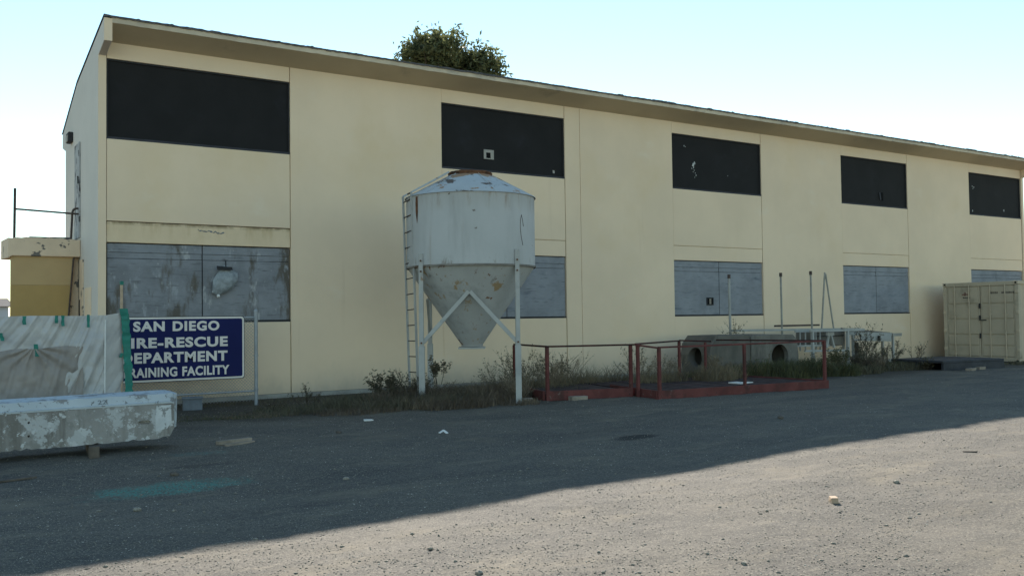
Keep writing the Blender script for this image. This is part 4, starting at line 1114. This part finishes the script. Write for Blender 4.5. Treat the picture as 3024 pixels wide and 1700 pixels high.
stones('gravel', 240000, .0025, .0095, M['stone'], 1, label='loose grey gravel scattered over the yard')
stones('pale_gravel', 22000, .0028, .009, M['pale_stone'], 2, label='pale pebbles scattered over the yard')

stones('coarse_gravel', 2600, .008, .026, M['stone'], 3, dmin=4, dmax=26, label='coarser stones lying about the yard')

# ------------------------------------------------------------------ vegetation
def blades(name, label, spots, mat, seed, cat='grass'):
    """spots: (x, y, rx, ry, count, height, lean, width)"""
    r = np.random.RandomState(seed); VV = []; 
    for (cx, cy, rx, ry, n, h, lean, w) in spots:
        a = r.rand(n) * 6.283; q = np.sqrt(r.rand(n))
        x = cx + rx * q * np.cos(a); y = cy + ry * q * np.sin(a)
        keep = y < -.06; x, y = x[keep], y[keep]; n = len(x)
        z = gz(x, y) - .01
        hh = h * (.35 + .75 * r.rand(n) ** 1.3)
        la = r.rand(n) * 6.283; lm = lean * (.2 + r.rand(n)) * hh
        dx, dy = np.cos(la) * lm, np.sin(la) * lm
        wa = r.rand(n) * 6.283; wx, wy = np.cos(wa) * w, np.sin(wa) * w
        p0 = np.stack([x, y, z], 1); p1 = np.stack([x + dx * .35, y + dy * .35, z + hh * .6], 1); p2 = np.stack([x + dx, y + dy, z + hh * (.9 + .1 * r.rand(n))], 1)
        W = np.stack([wx, wy, 0 * wx], 1)
        VV.append(np.stack([p0 - W, p0 + W, p1 + W * .7, p1 - W * .7, p2], 1))
    V = np.concatenate(VV); n = len(V)
    F = (np.array([(0, 1, 2), (0, 2, 3), (3, 2, 4)])[None] + (np.arange(n) * 5)[:, None, None]).reshape(-1, 3)
    o = fast_mesh(name, V.reshape(-1, 3), F, mat)
    tag(o, label, cat, kind='stuff')
    return o
blades('weed_strip', 'dark low weeds along the foot of the building', [
    (1.5, -3.1, 1.2, .5, 700, .06, .9, .005), (2.9, -3.1, .9, .8, 1500, .15, .9, .006), (4.3, -3.2, 1.1, 1.0, 3200, .25, .9, .006), (5.4, -3.5, .9, .9, 3000, .30, .9, .006),
    (7.2, -2.4, 1.5, .8, 2600, .24, .9, .007), (3.2, -.9, 2.2, .5, 700, .09, .9, .005), (9.0, -1.3, 1.8, .6, 1300, .22, .9, .007), (16.0, -3.1, 1.8, .5, 2000, .34, .7, .009), (18.4, -3.1, 1.0, .5, 1400, .26, .8, .009),
    (20.5, -2.8, 1.5, .6, 2000, .28, .8, .009), (23.4, -2.2, 1.4, .7, 1300, .20, .8, .010), (25.6, -3.6, .8, .4, 500, .10, .8, .010), (12.5, -1.6, 2.0, .5, 1100, .22, .8, .008), (8.3, -3.3, .7, .6, 900, .20, .9, .007)], M['weed_dark'], 3, 'weeds')
blades('green_weeds', 'greener weeds among the platforms and under the silo', [
    (6.9, -2.8, .9, .5, 1200, .20, .9, .007), (4.6, -2.9, .8, .4, 900, .20, .9, .007), (1.7, -3.6, 1.2, .25, 900, .05, .9, .005), (13.3, -2.9, .8, .4, 1200, .34, .6, .010), (15.7, -3.2, 1.3, .45, 2400, .52, .6, .010), (14.4, -3.0, .8, .4, 1200, .45, .6, .010), (17.3, -3.4, .7, .4, 1100, .38, .6, .010), (20.2, -2.6, 1.4, .5, 700, .26, .8, .010)], M['weed_green'], 4, 'weeds')
blades('dry_grass', 'pale dry grass standing in and behind the longer platform', [
    (8.3, -2.6, .9, .6, 900, .50, .8, .006), (9.6, -2.3, .7, .5, 600, .45, .8, .006), (14.3, -2.9, .7, .35, 900, .48, .6, .008), (11.2, -3.3, .8, .4, 900, .50, .6, .007), (12.4, -3.8, .55, .4, 1200, .52, .4, .009), (13.1, -3.6, .4, .3, 600, .42, .5, .009), (10.3, -2.2, .8, .5, 500, .55, .8, .006), (16.8, -3.1, .7, .4, 500, .45, .6, .009), (6.6, -3.3, 1.0, .5, 500, .34, .9, .005), (5.0, -4.0, .9, .5, 450, .26, 1.0, .005)], M['grass_dry'], 5)
blades('brown_grass', 'brown withered grass around the silo legs', [
    (5.6, -3.3, 1.0, .7, 1800, .42, .8, .005), (6.9, -3.4, .6, .6, 1100, .45, .8, .005), (4.6, -3.3, .6, .5, 900, .36, .8, .005), (5.3, -4.2, .9, .6, 2600, .24, 1.0, .005), (6.5, -4.6, .4, .3, 500, .14, 1.0, .005), (6.2, -3.9, .8, .5, 1600, .28, .9, .005), (3.6, -4.0, .9, .5, 1500, .12, 1.0, .005), (4.4, -3.6, .8, .5, 1300, .22, 1.0, .005), (19.6, -2.6, .5, .4, 900, .5, .6, .009), (7.0, -3.5, .6, .5, 900, .25, .9, .006), (2.2, -3.5, 1.0, .4, 700, .07, 1.0, .005)], M['grass_brown'], 6)

def bush(name, label, loc, h, spread, nst, leafn, leaf_s, tw, lf, seed, cat='bush', sub=3):
    r = random.Random(seed)
    t = thing(name, label, cat, loc)
    tb = MB(); LV = []
    def grow(p, d, l, rad, lev):
        q = p + d * l
        tb.tube(p, q, rad, 4, rad * .6, caps=False)
        if lev >= 1:
            for _ in range(leafn):
                s_ = r.random(); c = p.lerp(q, s_) + Vector((r.uniform(-1, 1), r.uniform(-1, 1), r.uniform(-1, 1))) * leaf_s
                u = Vector((r.uniform(-1, 1), r.uniform(-1, 1), r.uniform(-.4, 1))).normalized() * leaf_s * r.uniform(.6, 1.3)
                w = u.cross(Vector((r.uniform(-1, 1), r.uniform(-1, 1), r.uniform(-1, 1)))).normalized() * leaf_s * r.uniform(.25, .45)
                LV.append((c - u, c + w, c + u, c - w))
        if lev < 2:
            for _ in range(sub):
                nd = (d + Vector((r.uniform(-1, 1), r.uniform(-1, 1), r.uniform(-.3, .7))) * .6).normalized()
                grow(p.lerp(q, r.uniform(.45, 1)), nd, l * r.uniform(.45, .75), rad * .55, lev + 1)
    for k in range(nst):
        a = r.uniform(0, 6.283); s_ = spread * r.uniform(.2, 1)
        d = Vector((math.cos(a) * s_, math.sin(a) * s_, 1)).normalized()
        grow(Vector((math.cos(a) * .06, math.sin(a) * .06, -.03)), d, h * r.uniform(.4, .62), .007, 0)
    tb.build('stems', M[tw], t, fixn=False)
    if LV:
        V = np.array([[tuple(p) for p in q] for q in LV]).reshape(-1, 3)
        F = (np.array([(0, 1, 2, 3)])[None] + (np.arange(len(LV)) * 4)[:, None, None]).reshape(-1, 4)
        fast_mesh('leaves', V, F, M[lf], t)
    return t
bush('dry_bush', 'leafy dark bush at the foot of the silo ladder', (4.75, -2.75, 0), .75, .9, 13, 5, .04, 'twig_dark', 'weed_dark', 1)
bush('dry_bush', 'sparse trailing weed against the wall left of the silo', (3.3, -2.2, 0), .50, 1.5, 9, 2, .025, 'twig_dark', 'weed_dark', 2)
bush('dry_bush', 'small dark weed climbing the silo back leg', (5.75, -2.85, .35), .5, .5, 5, 5, .04, 'twig_dark', 'weed_dark', 3)
bush('dry_bush', 'twiggy grey bush behind the right silo leg', (8.15, -2.1, 0), 1.05, 1.1, 20, 2, .030, 'twig', 'weed_dark', 4)
bush('dry_bush', 'twiggy grey bush inside the smaller platform railing', (9.15, -2.0, 0), 1.0, 1.0, 17, 2, .030, 'twig', 'weed_dark', 5)
bush('dry_bush', 'wispy pale bush between the two platforms', (11.4, -2.2, 0), .95, 1.0, 15, 2, .030, 'twig', 'grass_dry', 6)
bush('dry_bush', 'tangled green weed in front of the round vault opening', (16.6, -3.2, 0), .62, .8, 15, 5, .035, 'twig', 'weed_green', 7)
bush('dry_bush', 'tangled green weed behind the red corner post', (17.6, -3.2, 0), .80, .7, 17, 5, .038, 'twig', 'weed_green', 8)
bush('dry_bush', 'tall dark stalk plant between the rack and the bench', (19.8, -2.45, 0), 1.35, .32, 14, 4, .035, 'twig_dark', 'weed_dark', 9)
bush('dry_bush', 'dark twiggy weed under the steel bench', (21.0, -2.3, 0), .85, .7, 13, 3, .035, 'twig_dark', 'weed_dark', 10)
bush('dry_bush', 'thin bare weed by the wall next to the container', (24.6, -.8, 0), .75, .8, 7, 1, .03, 'twig_dark', 'weed_dark', 11)
bush('dry_bush', 'low dark weed at the left end of the black skid', (21.2, -3.4, 0), .40, .9, 10, 4, .035, 'twig_dark', 'weed_dark', 12)
bush('dry_bush', 'dry seed stalk plant growing on top of the concrete vaults', (15.9, -1.25, .6), .95, .35, 7, 2, .028, 'twig', 'weed_green', 13)
bush('dry_bush', 'bare tangled brown weed between the left silo legs', (5.35, -3.45, 0), .55, 1.3, 18, 1, .022, 'twig_dark', 'grass_brown', 21)
bush('dry_bush', 'bare brown weed in front of the hopper mouth', (6.1, -3.9, 0), .42, 1.5, 16, 1, .02, 'twig', 'grass_brown', 22)
bush('dry_bush', 'feathery grey weed leaning from the right silo leg', (7.25, -3.0, 0), .80, 1.4, 17, 2, .024, 'twig', 'weed_dark', 23)
bush('dry_bush', 'brown straggly weed in the strip left of the ladder', (4.1, -3.3, 0), .36, 1.6, 14, 2, .022, 'twig_dark', 'grass_brown', 24)
bush('dry_bush', 'wispy weed leaning along the wall behind the smaller platform', (9.9, -1.5, 0), .85, 1.3, 13, 1, .024, 'twig', 'grass_dry', 25)
bush('dry_bush', 'tall straw coloured weed behind the middle of the smaller platform', (8.6, -2.6, 0), .85, .9, 22, 1, .022, 'twig', 'grass_dry', 31)
bush('dry_bush', 'straw weed clump at the right front silo leg', (6.95, -3.9, 0), .62, 1.1, 20, 1, .02, 'twig', 'grass_dry', 32)
bush('dry_bush', 'dense brown weed clump under the ladder foot', (5.0, -3.15, 0), .72, .9, 24, 3, .026, 'twig_dark', 'weed_dark', 33)
bush('dry_bush', 'straw weed tuft before the sloping end of the left vault', (13.4, -2.9, 0), .80, .8, 20, 2, .026, 'twig', 'grass_dry', 34)
bush('dry_bush', 'green brown weed tuft before the joint between the vaults', (14.9, -2.9, 0), .66, .9, 20, 3, .03, 'twig', 'weed_green', 35)
bush('dry_bush', 'dark tangled weed at the right end of the rack', (18.9, -3.0, 0), .75, .8, 20, 3, .03, 'twig_dark', 'weed_dark', 36)
bush('dry_bush', 'straw weed tuft along the wall between the platforms and the vault', (12.6, -2.0, 0), .8, 1.0, 16, 2, .026, 'twig', 'grass_dry', 37)
bush('dry_bush', 'spindly weed in the grass strip below the first pier', (2.4, -2.9, 0), .33, 1.2, 7, 2, .02, 'twig_dark', 'weed_dark', 14)

def tree(name, label, base, height, crown_c, crown_r, nclu, nleaf, ls, seed, mat='leaf'):
    r = random.Random(seed); t = thing(name, label, 'tree', base)
    tb = MB()
    pts = [Vector((0, 0, -.3)), Vector((.1, .1, height * .3)), Vector((.05, -.1, height * .55)), Vector(crown_c) + Vector((0, 0, crown_r[2] * .4))]
    rad = [.24, .19, .14, .05]
    for k in range(3): tb.tube(pts[k], pts[k + 1], rad[k], 10, rad[k + 1])
    clu = []
    lobes = [(Vector((r.uniform(-.6, .6) * crown_r[0], r.uniform(-.6, .6) * crown_r[1], r.uniform(-.5, .70) * crown_r[2])), r.uniform(.22, .42)) for _ in range(24)]
    lobes += [(Vector((0, 0, -.2)), .72)] * 4
    for k in range(nclu):
        lc, lr = r.choice(lobes)
        d = Vector((r.gauss(0, 1), r.gauss(0, 1), r.gauss(0, 1))).normalized() * (r.random() ** .35)
        clu.append(Vector(crown_c) + Vector((lc.x + d.x * lr * crown_r[0], lc.y + d.y * lr * crown_r[1], lc.z + d.z * lr * crown_r[2])))
    for c in clu[::5]:
        s_ = pts[2].lerp(pts[3], r.random()); m_ = s_.lerp(c, .5) + Vector((0, 0, -.15))
        tb.tube(s_, m_, .05, 5, .03, caps=False); tb.tube(m_, c, .03, 5, .01, caps=False)
    tb.build('trunk', M['bark'], t, smooth=True)
    rn = np.random.RandomState(seed)
    C = np.array([tuple(c) for c in clu]); C = np.repeat(C, nleaf, 0); n = len(C)
    C = C + rn.randn(n, 3) * ls * 1.7
    U = rn.randn(n, 3); U /= np.linalg.norm(U, axis=1)[:, None]; W = np.cross(U, rn.randn(n, 3)); W /= np.linalg.norm(W, axis=1)[:, None]
    s_ = ls * (.6 + .7 * rn.rand(n, 1))
    V = np.stack([C - U * s_, C + W * s_ * .42, C + U * s_, C - W * s_ * .42], 1).reshape(-1, 3)
    F = (np.array([(0, 1, 2, 3)])[None] + (np.arange(n) * 4)[:, None, None]).reshape(-1, 4)
    fast_mesh('crown', V, F, M[mat], t)
    return t
tree('broadleaf_tree', 'dark broadleaf tree whose crown shows above the roof behind the silo', (12.55, 9.0, 0), 9.5, (.0, 0, 9.85), (1.95, 1.9, 1.75), 620, 44, .095, 17)

# ------------------------------------------------------------------ far left background
hs = thing('far_house', 'distant pale house with dark roof at the far left edge', 'house', (-1.0, 47, 0))
MB().box(-6, 3.6, 0, 8, -.2, 2.75).build('wall', M['house_white'], hs)
MB().add([(-6.3, -.4, 2.75), (3.9, -.4, 2.75), (3.9, 8.4, 2.75), (-6.3, 8.4, 2.75), (-6.3, 4, 3.35), (3.9, 4, 3.35)], [(0, 1, 5, 4), (2, 3, 4, 5), (0, 4, 3), (1, 2, 5), (0, 3, 2, 1)]).build('roof', M['house_roof'], hs)
MB().box(-3.2, -2.0, -.04, -.005, .9, 2.0).build('window', M['board_black'], hs)
tree('conifer_tree', 'tiny dark tree top above the distant house roof', (2.0, 62, 0), 3.0, (0, 0, 3.3), (.7, .7, 1.1), 30, 20, .12, 5, 'conifer')

# ------------------------------------------------------------------ groups of alike things
GROUPS = {'dry_bush': 'weeds and bushes along the building', 'loose_stone': 'loose stones on the yard', 'railed_platform': 'red railed platforms', 'concrete_vault': 'concrete vaults behind the platforms',
          'timber_block': 'timber blocks under the barrier', 'scrap_plank': 'scrap planks on the gravel', 'stone_slab': 'flat slabs under the smaller platform', 'timber_scrap': 'scraps beside the black skid', 'paper_scrap': 'paper scraps on the gravel'}
for o in bpy.data.objects:
    k = o.name.split('.')[0]
    if o.parent is None and k in GROUPS and 'label' in o:
        o['group'] = GROUPS[k]

# ------------------------------------------------------------------ render defaults
scene.render.engine = 'CYCLES'
scene.render.resolution_x = 1024
scene.render.resolution_y = 575
